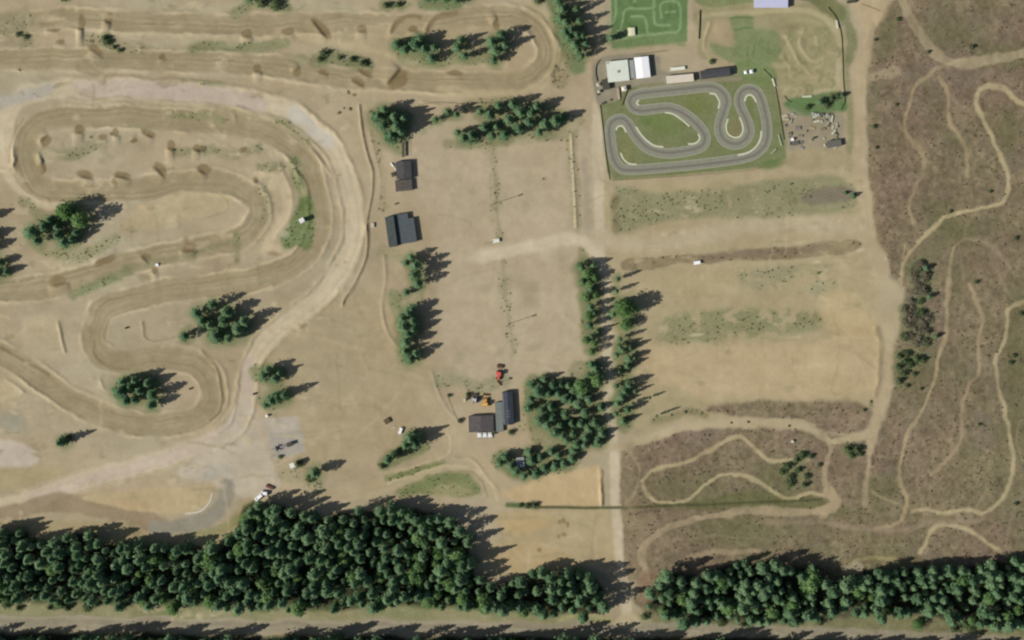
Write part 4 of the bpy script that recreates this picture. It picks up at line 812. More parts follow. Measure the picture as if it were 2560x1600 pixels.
L_ = [(2 * a, 2 * b) for a, b in [(-3.4, -5.3), (3.4, -5.3), (3.4, 3.2), (1.5, 3.2), (1.5, 5.2), (-3.4, 5.2)]]
MB().prism([(a * .96, b * .97) for a, b in L_], 0, 2.7).obj('wall', WALLW, o); MB().prism(L_, 2.72, 2.9).obj('roof', SLATE2, o); windows(o, 12.8, 20.5, 1.4, 5, -1); door(o, 6.8 * .96 + .04, -4, True)
building('small_hut', 'small pale grey hut in the thicket left of the path', 1301, 1156, 20, 26, 2.4, 8, WALLW, M((158, 158, 156), .7, .06, .8), 'gable', .2, 'y', 1, 'hut')
building('race_cabin', 'tiny white roofed cabin on the green crescent', 756, 552, 12, 11, 4.6, 30, WALLW, M((226, 228, 222), .6, .06, 1), 'gable', .3, 'x', 1, 'cabin')
building('caravan', 'small white caravan at the edge of the east field', 1742, 657, 17, 8, 1.7, 10, WHITE, WHITE, nw=1, cat='caravan')
building('white_trailer', 'small white trailer parked on the open sand', 1001, 1077, 7, 16, 1.5, -20, WHITE, WHITE, 'flat', nw=1, cat='trailer')
building('kiosk', 'little white and green kiosk at the end of the grass strip', 1240, 602, 16, 9, 1.5, 10, M((120, 140, 110), .8, .1, 2), M((222, 226, 206), .6, .08, 1), 'gable', .2, 'x', 1, 'kiosk')
# tower cabin on stilts
o = thing('commentary_tower', 'white cabin raised on stilts beside the gravel pad', 'tower', 734, 1160, 20, sc_=1.6)
for a in (-.7, .7):
    for b in (-.7, .7): MB().box((a, b, 1.3), (.1, .1, 2.6)).obj('leg', STEEL, o)
MB().box((0, 0, 2.62), (1.8, 1.8, .1)).obj('floor', WOODB, o); MB().box((0, 0, 3.45), (1.6, 1.6, 1.5)).obj('wall', WHITE, o); MB().gable(2.1, 2.1, 4.2, .3, 'x', .08).obj('roof', M((228, 228, 216), .6, .05, 1), o)
for k in range(9): MB().box((0, -1.0 - k * .16, 2.5 - k * .28), (.7, .24, .05)).obj('step', STEEL, o)
# deck and terrace
o = thing('terrace', 'pale wooden terrace below the clubhouse', 'terrace', 1212, 1088, 2, sc_=2)
MB().box((0, 0, .2), (5.6, 2.0, .2)).obj('deck', M((186, 180, 160), .8, .1, 2, stripes=6), o); MB().box((0, -1.02, .55), (5.6, .06, .06)).obj('rail', WOODB, o)
for k in range(6): MB().box((-2.7 + k * 1.08, -1.02, .3), (.07, .07, .5)).obj('post', WOODB, o)
tb = None
def table(px, py, rot, lab, mat, g='garden tables on the terrace', z=None):
    o = thing('garden_table', lab, 'table', px, py, rot, g, z=z, sc_=1.7)
    MB().box((0, 0, .73), (1.5, .8, .06)).obj('tabletop', mat, o)
    for s_ in (-1, 1): MB().box((0, s_ * .75, .44), (1.5, .28, .05)).obj('bench', mat, o)
    for a in (-.6, .6): MB().box((a, 0, .36), (.08, 1.3, .08)).obj('leg', mat, o)
for i, (x, lab) in enumerate([(1199, 'white picnic table at the left end of the terrace'), (1212, 'white picnic table in the middle of the terrace'), (1225, 'white picnic table at the right end of the terrace')]): table(x, 1087, 5 * i, lab, WHITE, z=gz(1212, 1088) + .6)
o = thing('ramp', 'dark wooden walkway running down to the dark cabin', 'ramp', 1009, 374, 0, sc_=2)
MB().box((0, 0, .9), (.85, 5.2, .1)).obj('deck', M((84, 74, 62), .85, .15, 3, stripes=5), o)
for a in (-2.3, 0, 2.3):
    for b in (-.38, .38): MB().box((b, a, .45), (.09, .09, .9)).obj('post', WOODB, o)
for b in (-.42, .42): MB().box((b, 0, 1.6), (.05, 5.2, .06)).obj('handrail', WOODB, o)
# ---- fences
def fence(label, pts, h=.7, mat=None, board=True, name='fence', gap=4.5):
    h *= 1.0 if board else 1.45
    pts = smooth(pts, 4) if len(pts) > 2 else [np.array(p, float) for p in pts]
    o = thing(name, label, 'fence', pts[0][0], pts[0][1]); ox, oy, oz = o.location
    P = [(wx(p[0]) - ox, wy(p[1]) - oy, gz(p[0], p[1]) - oz) for p in pts]
    m = MB(); posts = []
    for a, b in zip(P[:-1], P[1:]):
        L = math.hypot(b[0] - a[0], b[1] - a[1]); n = (b[1] - a[1]) / (L + 1e-9) * -.03, (b[0] - a[0]) / (L + 1e-9) * .03
        bands = ((.06, h),) if board else ((h * .35, h * .47), (h * .82, h * .96))
        for z0, z1 in bands:
            m.add([(a[0] - n[0], a[1] - n[1], a[2] + z0), (b[0] - n[0], b[1] - n[1], b[2] + z0), (b[0] + n[0], b[1] + n[1], b[2] + z0), (a[0] + n[0], a[1] + n[1], a[2] + z0),
                   (a[0] - n[0], a[1] - n[1], a[2] + z1), (b[0] - n[0], b[1] - n[1], b[2] + z1), (b[0] + n[0], b[1] + n[1], b[2] + z1), (a[0] + n[0], a[1] + n[1], a[2] + z1)],
                  [(0, 1, 5, 4), (1, 2, 6, 5), (2, 3, 7, 6), (3, 0, 4, 7), (4, 5, 6, 7)])
    m.obj('panel', mat or WOODB, o)
    tot = 0; nxt = 0; cnt = 0
    pm = None
    for a, b in zip(P[:-1], P[1:]):
        L = math.hypot(b[0] - a[0], b[1] - a[1])
        while nxt <= tot + L and cnt < 95:
            t = (nxt - tot) / (L + 1e-9); x = a[0] + (b[0] - a[0]) * t; y = a[1] + (b[1] - a[1]) * t; z = a[2] + (b[2] - a[2]) * t
            if pm is None: c = pm = MB().box((0, 0, h / 2 + .05), (.1, .1, h + .1)).obj('post', mat or WOODB, o)
            else: c = pm.copy(); COL.objects.link(c); c.parent = o
            c.location = (x, y, z); nxt += gap; cnt += 1
        tot += L
    return o
DKG = M((92, 96, 62), .9, .15, 2); BRN = M((110, 92, 66), .9, .15, 2); PALEW = M((210, 208, 186), .8, .08, 1)
fence('low dark green fence down the left side of the kart circuit', [(1500,262),(1508,330),(1516,400),(1524,449)], .62, DKG); fence('low fence along the bottom of the kart circuit', [(1526,451),(1620,446),(1750,437),(1880,425),(1962,404)], .5, DKG)
fence('low dark green fence down the right side of the kart circuit', [(1908,172),(1932,200),(1944,250),(1952,300),(1960,350)], .6, DKG); fence('brown board fence left of the mint roofed building', [(1499,150),(1490,165),(1489,185),(1493,204)], .9, BRN)
fence('brown board fence behind the white tent hall', [(1586,137),(1620,133),(1668,127)], 1.1, BRN); fence('brown plank fence slanting from pit yard to lawn', [(1571,214),(1563,240),(1554,264)], .8, BRN); fence('short brown fence between shed and tyre stack', [(1548,216),(1551,236),(1550,252)], .6, BRN)
fence('brown board fence right of the model car lawn', [(1749,26),(1748,60),(1746,98)], 1.1, M((96, 66, 50), .9, .15, 2)); fence('curved dark fence at the right end of the pump track', [(2070,18),(2092,48),(2103,90),(2106,150),(2108,210),(2112,250),(2102,275)], .75, DKG)
fence('thin brown rail fence edging the haul road bend', [(898,262),(905,330),(918,385),(931,430),(929,490),(918,550)], .5, BRN, False); fence('thin brown rail fence below the haul road bend', [(917,560),(915,640),(888,705),(862,745),(856,762)], .5, BRN, False)
fence('weathered rail fence along the north-west pit bank', [(1045,262),(1100,256),(1160,260),(1200,258),(1260,256)], .6, BRN, False); fence('small dark fence by the pump track start', [(1961,240),(1968,250),(1978,256)], .6, BRN)
fence('low wire fence left of the clubhouse yard', [(1118,985),(1126,1010),(1142,1048),(1150,1054)], .4, BRN, False); fence('short rail fence across the small kiosk forecourt', [(1208,611),(1220,608),(1230,606)], .8, BRN, False)
fence('thin rail fence crossing the road mouth at the top', [(2152,10),(2175,18),(2200,28)], .5, M((130, 96, 72), .9, .1, 2), False)
# ---- kart circuit: asphalt ribbon, edge lines, kerbs
def kz(p): return [(1480 + x / 5.042, 180 + y / 5.042) for x, y in p]
KC = kz([(600,280),(800,255),(1000,235),(1200,215),(1430,190),(1560,205),(1650,270),(1690,360),(1665,470),(1635,560),(1605,660),(1610,760),(1660,860),(1760,912),(1860,905),(1940,850),(1985,760),(1970,660),(1930,560),(1880,460),(1855,360),(1880,270),(1940,222),(2010,215),(2080,255),(2130,350),(2165,470),(2195,600),(2208,740),(2195,860),(2140,960),(2040,1040),(1900,1085),(1700,1118),(1500,1145),(1200,1178),(900,1205),(650,1225),(500,1230),(370,1215),(290,1120),(255,1000),(235,860),(225,720),(265,625),(360,590),(445,640),(510,750),(590,860),(700,960),(850,1015),(1000,1025),(1150,1005),(1300,975),(1400,925),(1432,830),(1390,730),(1300,630),(1200,545),(1080,480),(950,448),(800,462),(620,480),(530,455),(485,385),(515,310)])
def ribbon(name, pts, w, z, mat, closed=False, off=0.0, parent=None, n=6, thick=None):
    P = smooth(pts, n, closed); P = [np.array((wx(p[0]), wy(p[1]))) for p in P]; N_ = len(P); vs = []; fs = []
    for i, p in enumerate(P):
        a = P[(i - 1) % N_] if closed or i > 0 else p; b = P[(i + 1) % N_] if closed or i < N_ - 1 else p
        d = b - a; d /= np.linalg.norm(d) + 1e-9; q = np.array((-d[1], d[0]))
        for s_ in (-1, 1): vs.append((*(p + q * (off + s_ * w / 2)), z))
    m = MB()
    for i in range(N_ if closed else N_ - 1):
        j = (i + 1) % N_; fs.append((2 * i, 2 * j, 2 * j + 1, 2 * i + 1))
    if thick:
        n0 = len(vs); vs = vs + [(x, y, z - thick) for x, y, z in vs]
        for i in range(N_ if closed else N_ - 1):
            j = (i + 1) % N_; fs += [(2 * i, 2 * i + n0, 2 * j + n0, 2 * j), (2 * i + 1, 2 * j + 1, 2 * j + 1 + n0, 2 * i + 1 + n0)]
        if not closed: fs += [(0, 1, 1 + n0, n0), (2 * N_ - 2, 2 * N_ - 2 + n0, 2 * N_ - 1 + n0, 2 * N_ - 1)]
    m.add(vs, fs); return m.obj(name, mat, parent)
ASPH = M((139, 138, 122), .95, .10, .35, spec=.1)
o = ribbon('kart_track', KC, 7.0, .04, ASPH, True); o['kind'] = 'structure'; o['label'] = 'grey asphalt kart circuit winding over the lawn'; o['category'] = 'kart track'
for off, c_, w_ in ((3.36, (160,162,140), .5), (-3.36, (160,162,140), .5), (.5, (118,116,103), 1.8)):
    e = ribbon('track_edge', KC, w_, .055 if w_ < .6 else .05, M(c_, .9, .08, .8), True, off, o)
KER = M((208, 206, 180), .8, .06, 1.2)
for lab, p in [('white kerb on the upper right corner of the kart circuit', [(1480,270),(1550,282),(1598,350),(1606,400),(1590,460)]), ('long white kerb on the upper edge of the inner oval', [(920,510),(1020,530),(1130,600),(1230,685)]), ('hooked white kerb at the right tip of the inner oval', [(1335,780),(1357,820),(1340,870),(1290,902),(1210,908)]),
               ('long curved white kerb on the lower left of the inner oval', [(555,690),(620,790),(700,870),(790,928),(900,945)]), ('white kerb on the bottom left corner of the kart circuit', [(360,1020),(400,1100),(470,1155),(560,1165)]), ('small white arch kerb on the left hairpin', [(302,735),(325,690),(365,678),(400,700),(430,760)]),
               ('short white kerb at the left end of the pit straight hairpin', [(592,355),(565,390),(592,422)]), ('white arch kerb on the upper right hairpin', [(1925,370),(1945,310),(1990,288),(2040,320),(2070,380)]), ('U-shaped white kerb around the teardrop island', [(1715,590),(1690,680),(1710,775),(1790,825),(1865,810),(1903,740),(1895,660),(1860,570)]), ('long white kerb on the lower right of the kart circuit', [(2135,740),(2120,850),(2060,950),(1960,1020),(1840,1050)])]:
    tag(ribbon('kerb', kz(p), 1.05, .16, KER, thick=.16), lab, 'kerb', 'white kerbs of the kart circuit')
tag(ribbon('kerb', [(531,1232),(526,1250),(516,1266),(498,1279),(464,1284)], .95, .4, CONC, thick=.6), 'pale concrete kerb on the inside of the asphalt bend', 'kerb')
# ---- small items
def drum(name, lab, px, py, r, h, mat, g=None, cat='barrel'):
    o = thing(name, lab, cat, px, py, 0, g, sc_=1.9)
    MB().tube((0, 0, 0), (0, 0, h), r, r, 14).obj('barrel_body', mat, o); MB().tube((0, 0, h), (0, 0, h + .05), r * .9, r * .85, 14).obj('lid', mat, o)
    for z in (.33, .66): MB().tube((0, 0, h * z - .02), (0, 0, h * z + .02), r * 1.05, r * 1.05, 14).obj('rim', mat, o)
drum('water_tank', 'round white tank on the verge above the gravel pad', 668, 1039, .45, 1.0, WHITE, cat='tank'); drum('water_tank', 'bright white round tank in the junk yard', 1981, 348, .5, 1.1, WHITE, cat='tank')
drum('barrel', 'dark barrel standing between cabin and twin sheds', 989, 510, .28, .9, M((90, 78, 60), .8, .1, 2)); drum('barrel', 'dark barrel at the right side of the junk yard', 2034, 345, .38, 1.0, DARKH); drum('barrel', 'lone dark barrel in the sandy hairpin', 315, 820, .35, .9, M((96, 82, 60), .8, .1, 2)); drum('barrel', 'black barrel beside the haul road junction', 635, 985, .4, 1.0, DARKH)
drum('marshal_drum', 'dark drum with pale lid right of the hairpin clump', 475, 972, .35, .9, M((90, 84, 70), .8, .1, 2)); drum('water_tank', 'small white tank on the south-east heath', 1981, 1103, .5, .9, PALEW, cat='tank')
def tent(lab, px, py, w, h, g=None, mat=WHITE):
    o = thing('gazebo', lab, 'gazebo', px, py, 10, g, sc_=2); a = w / 2
    MB().add([(-a, -a, h), (a, -a, h), (a, a, h), (-a, a, h), (0, 0, h + .4)], [(0, 1, 4), (1, 2, 4), (2, 3, 4), (3, 0, 4), (3, 2, 1, 0)]).obj('canopy', mat, o)
    for x in (-a, a):
        for y in (-a, a): MB().box((x * .95, y * .95, h / 2), (.06, .06, h)).obj('pole', STEEL, o)
tent('left of the two small white gazebos right of the black shed', 1864, 181, 1.15, .9, 'small white gazebos by the track'); tent('right of the two small white gazebos right of the black shed', 1878, 179, 1.3, 1.0, 'small white gazebos by the track')
tent('cream gazebo between the slanting fences', 1560, 222, 1.7, 1.3, None, M((232, 220, 200), .7, .04, 1)); tent('white gazebo with weathered roof by the left fence', 1496, 212, 1.3, 1.0, None, M((190, 190, 165), .8, .1, 1)); tent('smaller white gazebo below the weathered gazebo', 1498, 229, 1.1, .8, None, M((180, 184, 160), .8, .1, 1))
def stack(name, lab, cat, px, py, rot, lx, ly, h, mat, n=4, g=None):
    o = thing(name, lab, cat, px, py, rot, g, sc_=2); o.scale = (2, 2, 1.5); R = random.Random(int(px * 7 + py))
    for k in range(n):
        z0 = h * k / n; MB().box((R.uniform(-.06, .06), R.uniform(-.06, .06), z0 + h / n * .45), (lx * R.uniform(.9, 1), ly * R.uniform(.85, 1), h / n * .8), R.uniform(-.05, .05)).obj('plank', mat, o)
    return o
stack('barrier', 'white slatted barrier beside the pump track corner', 'barrier', 1934, 206, -72, 3.0, .5, .6, PALEW); stack('barrier', 'white slatted barrier below the pump track', 'barrier', 2018, 241, 3, 3.4, .6, .5, PALEW); stack('barrier', 'white barrier on the top right rim of the pump track', 'barrier', 2092, 61, -82, 3.0, .6, .6, PALEW)
stack('barrier', 'pale curved barrier by the lower right of the circuit', 'barrier', 1950, 350, -75, 4.2, .4, .5, M((160, 172, 140), .8, .1, 1)); stack('barrier', 'pale slanted barrier at the circuit exit', 'barrier', 1934, 378, 42, 2.6, .45, .5, M((160, 172, 140), .8, .1, 1))
JN = [(1962,290,10,2.2,1.0,(190,176,150)),(1964,298,-5,2.4,.9,(176,168,140)),(1990,290,-30,1.0,.6,(176,172,150)),(1977,303,70,1.8,.5,(170,170,146)),(2040,290,28,2.4,.9,(176,182,166)),(2042,303,10,2.3,.8,(190,192,162)),(2068,290,80,1.6,.7,(168,168,156)),(2080,297,82,2.6,.6,(200,198,184)),(2082,318,75,1.6,.6,(194,194,168)),(2086,328,50,1.4,.6,(190,196,166)),(2074,310,60,2.2,.4,(104,92,76)),(2056,286,0,1.0,.8,(98,104,98)),
      (2040,282,8,1.4,.4,(70,74,70)),(1975,333,20,1.2,.8,(104,94,82)),(1988,358,10,2.6,1.4,(98,96,92)),(2004,356,40,1.4,1.2,(116,110,104)),(2004,370,-20,1.4,.8,(150,146,144)),(2012,330,30,1.6,.8,(150,142,124)),(2027,351,0,1.0,.6,(166,160,142)),(2030,320,-15,2.0,.7,(176,162,124)),(1995,320,5,2.0,1.2,(128,122,114)),(2090,340,70,1.6,.8,(134,138,102)),(2058,322,10,1.6,1.0,(124,120,100)),(2000,340,0,1.8,.8,(140,130,118))]
R5 = random.Random(77)
for _ in range(26):
    JN.append((R5.uniform(1960, 2095), R5.uniform(283, 368), R5.uniform(0, 180), R5.uniform(.5, 2.2), R5.uniform(.3, .9), R5.choice([(190,186,166), (150,144,128), (110,104,94), (170,172,160), (84,82,72), (200,196,176), (126,132,120)])))
adj = ['left', 'right']
def nearest(x, y):
    row = 'top row' if y < 312 else ('middle' if y < 345 else 'bottom'); return row
cnt = {}
for x, y, a, lx, ly, c_ in sorted(JN, key=lambda t: t[0]):
    rw = nearest(x, y); i = cnt.get(rw, 0); cnt[rw] = i + 1; br = 'pale' if sum(c_) > 480 else ('dark' if sum(c_) < 330 else 'grey-brown')
    stack('scrap_pile', '%s %s board pile%s in the %s of the junk yard' % (ORD[i], br, '' if i == 0 else ' from the left', rw), 'scrap', x, y, a, lx, ly, random.uniform(.25, .7), M(c_, .85, .12, 2), 3, 'board piles in the junk yard')
stack('crate', 'dark brown crate on the open sand by the white trailer', 'crate', 968, 1052, 30, 2.2, 1.9, .9, M((96, 82, 56), .9, .15, 2), 3); stack('pallet', 'pale flat pallet between brown crate and white trailer', 'pallet', 984, 1070, 15, 1.6, .9, .12, M((176, 160, 142), .9, .1, 2), 2)
stack('trailer_bed', 'dark rust red log trailer by the forest edge', 'trailer', 675, 1217, -25, 2.8, 1.0, .9, M((104, 66, 50), .8, .15, 2), 3); stack('bench', 'small pale bench by the paddock strip', 'bench', 1161, 1000, 10, 1.0, 1.4, .45, M((186, 182, 150), .8, .1, 2), 2)
stack('start_box', 'white painted start box at the track edge', 'box', 393, 662, 0, 1.0, .9, .8, WHITE, 3); stack('side_table', 'white tool bench at the upper left of the dark cabin', 'bench', 981, 412, -50, 1.6, .5, .8, WHITE, 3); stack('side_table', 'grey tool bench at the left of the dark cabin', 'bench', 988, 422, -50, 1.0, .5, .8, CONC, 3)
stack('tyre_heap', 'dark heap of timber left of the dark cabin', 'scrap', 984, 436, 20, 1.4, 1.6, .6, DARKH, 4); stack('marshal_post', 'small white and brown post hut by the rail fence', 'hut', 932, 563, 0, 1.0, 1.6, .9, M((196, 186, 170), .8, .1, 1), 3); stack('pipe_stack', 'pale log pile at the right end of the east wood', 'log pile', 2525, 1520, 25, 4, 1.0, .6, M((150, 146, 132), .85, .1, 2), 3)
stack('bench', 'brown bench right of the small grey yard by the kart circuit', 'bench', 1546, 235, -80, 4.2, .8, .35, M((178, 160, 138), .85, .1, 1), 3); stack('tyre_stack', 'dark stack of tyres at the lower pit yard', 'tyres', 1509, 258, 20, 1.4, .9, .6, DARKH, 3); stack('tyre_stack', 'small dark tyre stack near the brown plank fence', 'tyres', 1527, 250, 20, .7, .8, .5, BRN, 3)
stack('tyre_stack', 'dark tyre wall along the pit yard fence', 'tyres', 1495, 236, 80, .7, .6, .6, DARKH, 3); stack('machine_box', 'black shed box on the pinch of the top road', 'shed', 2128, 4, 8, 3.2, 1.1, 1.3, DARKH, 3)
# rocks
def rock(lab, px, py, r, c_=(150, 142, 122)):
    R = np.random.RandomState(int(px)); vs = []; fs = []
    n = 7
    for i, (zz, k) in enumerate(((0, 1.0), (.4, .95), (.75, .6))):
        for j in range(n): a = 6.283 * j / n; q = r * k * R.uniform(.75, 1.2); vs.append((math.cos(a) * q * 1.8, math.sin(a) * q * 1.8, zz * r * 1.8))
    vs.append((0, 0, r * 1.6))
    for i in range(2):
        for j in range(n): fs.append((i * n + j, i * n + (j + 1) % n, (i + 1) * n + (j + 1) % n, (i + 1) * n + j))
    for j in range(n): fs.append((2 * n + j, 2 * n + (j + 1) % n, 3 * n))
    o = MB().add(vs, fs).obj('boulder', M(c_, .9, .15, 2)); o.location = (wx(px), wy(py), gz(px, py) - .05); tag(o, lab, 'boulder', 'boulders on the bare ground')
for i, (x, y, r, l) in enumerate([(1358,447,.4,'dark boulder on the paddock right of the light pole'),(848,282,.45,'left of the three boulders above the rail fence'),(875,272,.55,'middle of the three boulders above the rail fence'),(860,270,.4,'smallest of the three boulders above the rail fence'),(927,278,.4,'boulder right of the rail fence top'),(870,228,.4,'boulder on the bank above the haul road'),(50,176,.4,'boulder left of the upper lanes'),(2217,645,.5,'pale boulder at the heath edge by the east road'),(1828,1057,.5,'left of two dark boulders on the trail'),(1870,1055,.6,'right of two dark boulders on the trail'),(1972,1065,.6,'dark boulder on the trail bend'),(2177,1004,.6,'dark boulder left of the east road'),(1817,1029,.5,'dark boulder on the heath strip above the trail'),(1712,1030,.7,'dark boulder at the left end of the heath strip')]):
    rock(l, x, y, r, (176, 164, 138) if 'pale' in l else (112, 98, 72))
# light poles
def pole(lab, px, py, h):
    o = thing('light_pole', lab, 'light pole', px, py, 0, 'floodlight poles on the paddock', sc_=2)
    MB().tube((0, 0, 0), (0, 0, h), .12, .08, 8).obj('mast', M((132, 122, 100), .8, .1, 2), o); MB().box((0, 0, h - .1), (1.3, .1, .1), .4).obj('crossbar', STEEL, o); MB().tube((0, 0, 0), (0, 0, .3), .2, .2, 8).obj('foot', CONC, o)
    for a in (-.55, 0, .55):
        l = MB().box((a * math.cos(.4), a * math.sin(.4) - .1, h - .15), (.42, .34, .42)).obj('lamp_head', M((120, 118, 108), .5, .1, 2), o)
pole('upper floodlight pole on the grass strip, its shadow pointing right', 1233, 510, 7.4); pole('lower floodlight pole on the grass strip above the machine yard', 1271, 810, 6.9)
o = thing('light_pole', 'short lamp post above the long black shed', 'light pole', 1255, 953, 0, sc_=2); MB().tube((0, 0, 0), (0, 0, 2.2), .05, .05, 8).obj('mast', STEEL, o); MB().box((0, 0, 2.3), (.8, .7, .35)).obj('lamp_head', DARKH, o)
# ---- low loader trailer on the gravel pad
def wheel(parent, x, y, z, r, w, name='wheel'):
    t = MB().tube((x - w / 2, y, z), (x + w / 2, y, z), r, r, 14).obj(name, RUBBER, parent); MB().tube((x - w / 2 - .01, y, z), (x + w / 2 + .01, y, z), r * .5, r * .5, 10).obj('rim', STEEL, t)
o = thing('flatbed_trailer', 'low dark flatbed trailer on the grey gravel pad', 'trailer', 710, 1115, 17, sc_=2)
MB().box((0, 0, .62), (6.3, .95, .14)).obj('deck', M((132, 126, 128), .7, .1, 2), o); MB().box((-2.5, 0, .95), (.5, 1.9, .7)).obj('headboard', M((60, 62, 60), .8, .1, 2), o); MB().box((2.3, .2, 1.0), (2.0, 1.25, .7)).obj('toolbox', M((70, 72, 64), .8, .1, 2), o); MB().box((-3.9, .1, .6), (1.6, .14, .12)).obj('drawbar', M((96, 98, 88), .8, .1, 2), o)
for x in (1.4, 2.3):
    for y in (-.6, .6):
        t = MB().tube((x, y - .12, .32), (x, y + .12, .32), .32, .32, 14).obj('wheel', RUBBER, o); MB().tube((x, y - .14, .32), (x, y + .14, .32), .15, .15, 10).obj('rim', STEEL, t)
def tractor(name, lab, cat, px, py, rot, body, L=3.0, W=1.6, tool='harrow', toolm=None, roof=None):
    o = thing(name, lab, cat, px, py, rot, sc_=1.9)
    MB().box((0, -.55 * L / 3, .95), (W * .5, L * .5, .6), taper=.85).obj('hood', body, o); MB().box((0, .1, .6), (W * .45, L * .9, .3)).obj('chassis', DARKH, o)
    c = MB().box((0, .55 * L / 3, 1.35), (W * .7, L * .36, 1.1), taper=.88).obj('cab', roof or body, o); MB().box((0, .55 * L / 3, 1.45), (W * .72, L * .30, .5), taper=.9).obj('window', GLASS, c); MB().box((0, .55 * L / 3, 1.95), (W * .78, L * .40, .1)).obj('cab_roof', body, c)
    for s_ in (-1, 1):
        wheel(o, s_ * W * .46, L * .28, .62, .62, .38); wheel(o, s_ * W * .4, -L * .34, .42, .42, .28); MB().box((s_ * W * .46, L * .28, 1.28), (.44, .9, .06)).obj('fender', body, o)
    MB().tube((.2, -.8, 1.2), (.2, -.8, 1.8), .05, .05, 6).obj('exhaust', DARKH, o); 
    for s_ in (-1, 1): MB().box((s_ * .25, -.55 * L / 3 - L * .25, 1.0), (.16, .05, .12)).obj('headlight', WALLW, o)
    if tool == 'harrow':
        MB().box((0, L * .72, .5), (2.0, .16, .16)).obj('drawbar', toolm, o); MB().box((0, L * .95, .45), (2.2, 1.1, .35)).obj('harrow', toolm, o)
        for k in range(6): MB().box((-1.0 + k * .4, L * .95 + .1, .2), (.08, 1.0, .4)).obj('tine', toolm, o)
    else:
        for s_ in (-1, 1): MB().box((s_ * .5, -L * .58, .75), (.14, L * .5, .16), 0, -.25).obj('lift_arm', body, o)
        MB().add([(-1.0, -L * .78, .1), (1.0, -L * .78, .1), (1.0, -L * .78, .8), (-1.0, -L * .78, .8), (-1.0, -L * 1.02, .12), (1.0, -L * 1.02, .12)], [(0, 1, 2, 3), (0, 4, 5, 1), (0, 3, 4), (1, 5, 2)]).obj('bucket', toolm, o)
    return o
tractor('tractor', 'red tractor with a dark brown harrow in the paddock', 'tractor', 1247, 938, -8, M((212, 92, 84), .5, .06, 1), 3.6, 1.9, 'harrow', M((86, 58, 40), .85, .15, 2))
tractor('wheel_loader', 'yellow-orange wheel loader above the clubhouse', 'loader', 1214, 1005, 176, M((226, 172, 84), .5, .08, 1), 3.2, 2.0, 'bucket', M((120, 84, 40), .8, .15, 2))
tractor('quad_tractor', 'small silver tractor left of the yellow loader', 'tractor', 1188, 1000, 10, M((190, 194, 204), .4, .06, 1), 2.0, 1.4, 'harrow', M((76, 64, 54), .85, .15, 2), DARKH)
stack('machine_part', 'black machine attachment left of the silver tractor', 'attachment', 1171, 994, 65, 1.6, .7, .8, M((56, 50, 40), .85, .1, 2), 3); stack('machine_part', 'dark roller between silver tractor and yellow loader', 'attachment', 1199, 997, 70, 1.2, .6, .8, M((60, 50, 30), .85, .1, 2), 3)
stack('machine_part', 'dark plough below the red tractor', 'attachment', 1248, 957, -50, 2.4, .5, .5, M((92, 52, 44), .85, .1, 2), 3)
def van(lab, px, py, rot, mat, L=4.2, W=1.8, H=1.7):
    o = thing('van', lab, 'van', px, py, rot, sc_=1.5)
    b = MB().box((0, 0, .75), (W, L, .9), taper=.97).box((0, L * .1, 1.42), (W * .92, L * .72, .55), taper=.85); b.obj('body', mat, o)
    MB().box((0, -L * .29, 1.3), (W * .8, .1, .35), 0, .5).obj('windscreen', GLASS, o)
    for s_ in (-1, 1):
        wheel(o, s_ * W * .46, L * .3, .34, .34, .2); wheel(o, s_ * W * .46, -L * .3, .34, .34, .2); MB().box((s_ * W * .44, 0, 1.35), (.06, L * .5, .3)).obj('side_window', GLASS, o); MB().box((s_ * W * .35, -L * .5, .75), (.3, .06, .16)).obj('headlight', WALLW, o)
van('white van parked against the forest edge by the gravel bend', 648, 1242, -52, WHITE); van('second white van right of the first at the forest edge', 662, 1232, -100, WHITE, 3.0)

# low scrub on the heath and tufts in the grass strips: nobody could count them
def cover(name, label, mat, mask, n, seed, rmin, rmax, cat):
    R = np.random.RandomState(seed); V = []; F = []; T = []; js, is_ = np.nonzero(mask)
    pk_ = R.randint(0, len(js), n)
    for k in pk_:
        px = GX[js[k], is_[k]] + R.uniform(-1, 1); py = GY[js[k], is_[k]] + R.uniform(-1, 1); r = R.uniform(rmin, rmax); z = Hh[js[k], is_[k]]; tn = R.rand() * .5
        for q in range(6):
            a = R.rand() * 6.28; d = r * R.rand(); c = np.array([wx(px) + math.cos(a) * d, wy(py) + math.sin(a) * d, z + r * (.25 + .6 * R.rand())])
            nn = np.array([R.randn() * .6, R.randn() * .6, 1.0]); nn /= np.linalg.norm(nn); e1 = np.cross(nn, R.randn(3)); e1 /= np.linalg.norm(e1); e2 = np.cross(nn, e1); sz = r * R.uniform(.4, .75); i = len(V)
            V += [c - e1 * sz, c + e2 * sz * .8, c + e1 * sz, c - e2 * sz * .8]; F.append((i, i + 1, i + 2, i + 3)); T += [tn] * 4
    o = bpy.data.objects.new(name, leaf_mesh(name, np.array(V), np.array(F), np.array(T), mat)); COL.objects.link(o); o['kind'] = 'stuff'; o['label'] = label; o['category'] = cat
inf_ = (GX > -80) & (GX < 2640) & (GY > -60) & (GY < 1560)
cover('heath_scrub', 'low brown scrub dotted over the eastern heath', leaf_mat('scrub_twigs', (.14, .125, .075), (.28, .25, .17)), (K == HEATH) & inf_ & (N_veg > -.05), 2200, 31, .25, .85, 'scrub')
cover('grass_tufts', 'tufts of grass and weeds on the green strips', BUSH_M, (K == GRASS) & inf_ & (GX < 2160) & (GY < 1255) & ~((GX > 1480) & (GY < 460)) & (N_veg > -.1), 1500, 32, .25, .7, 'grass')
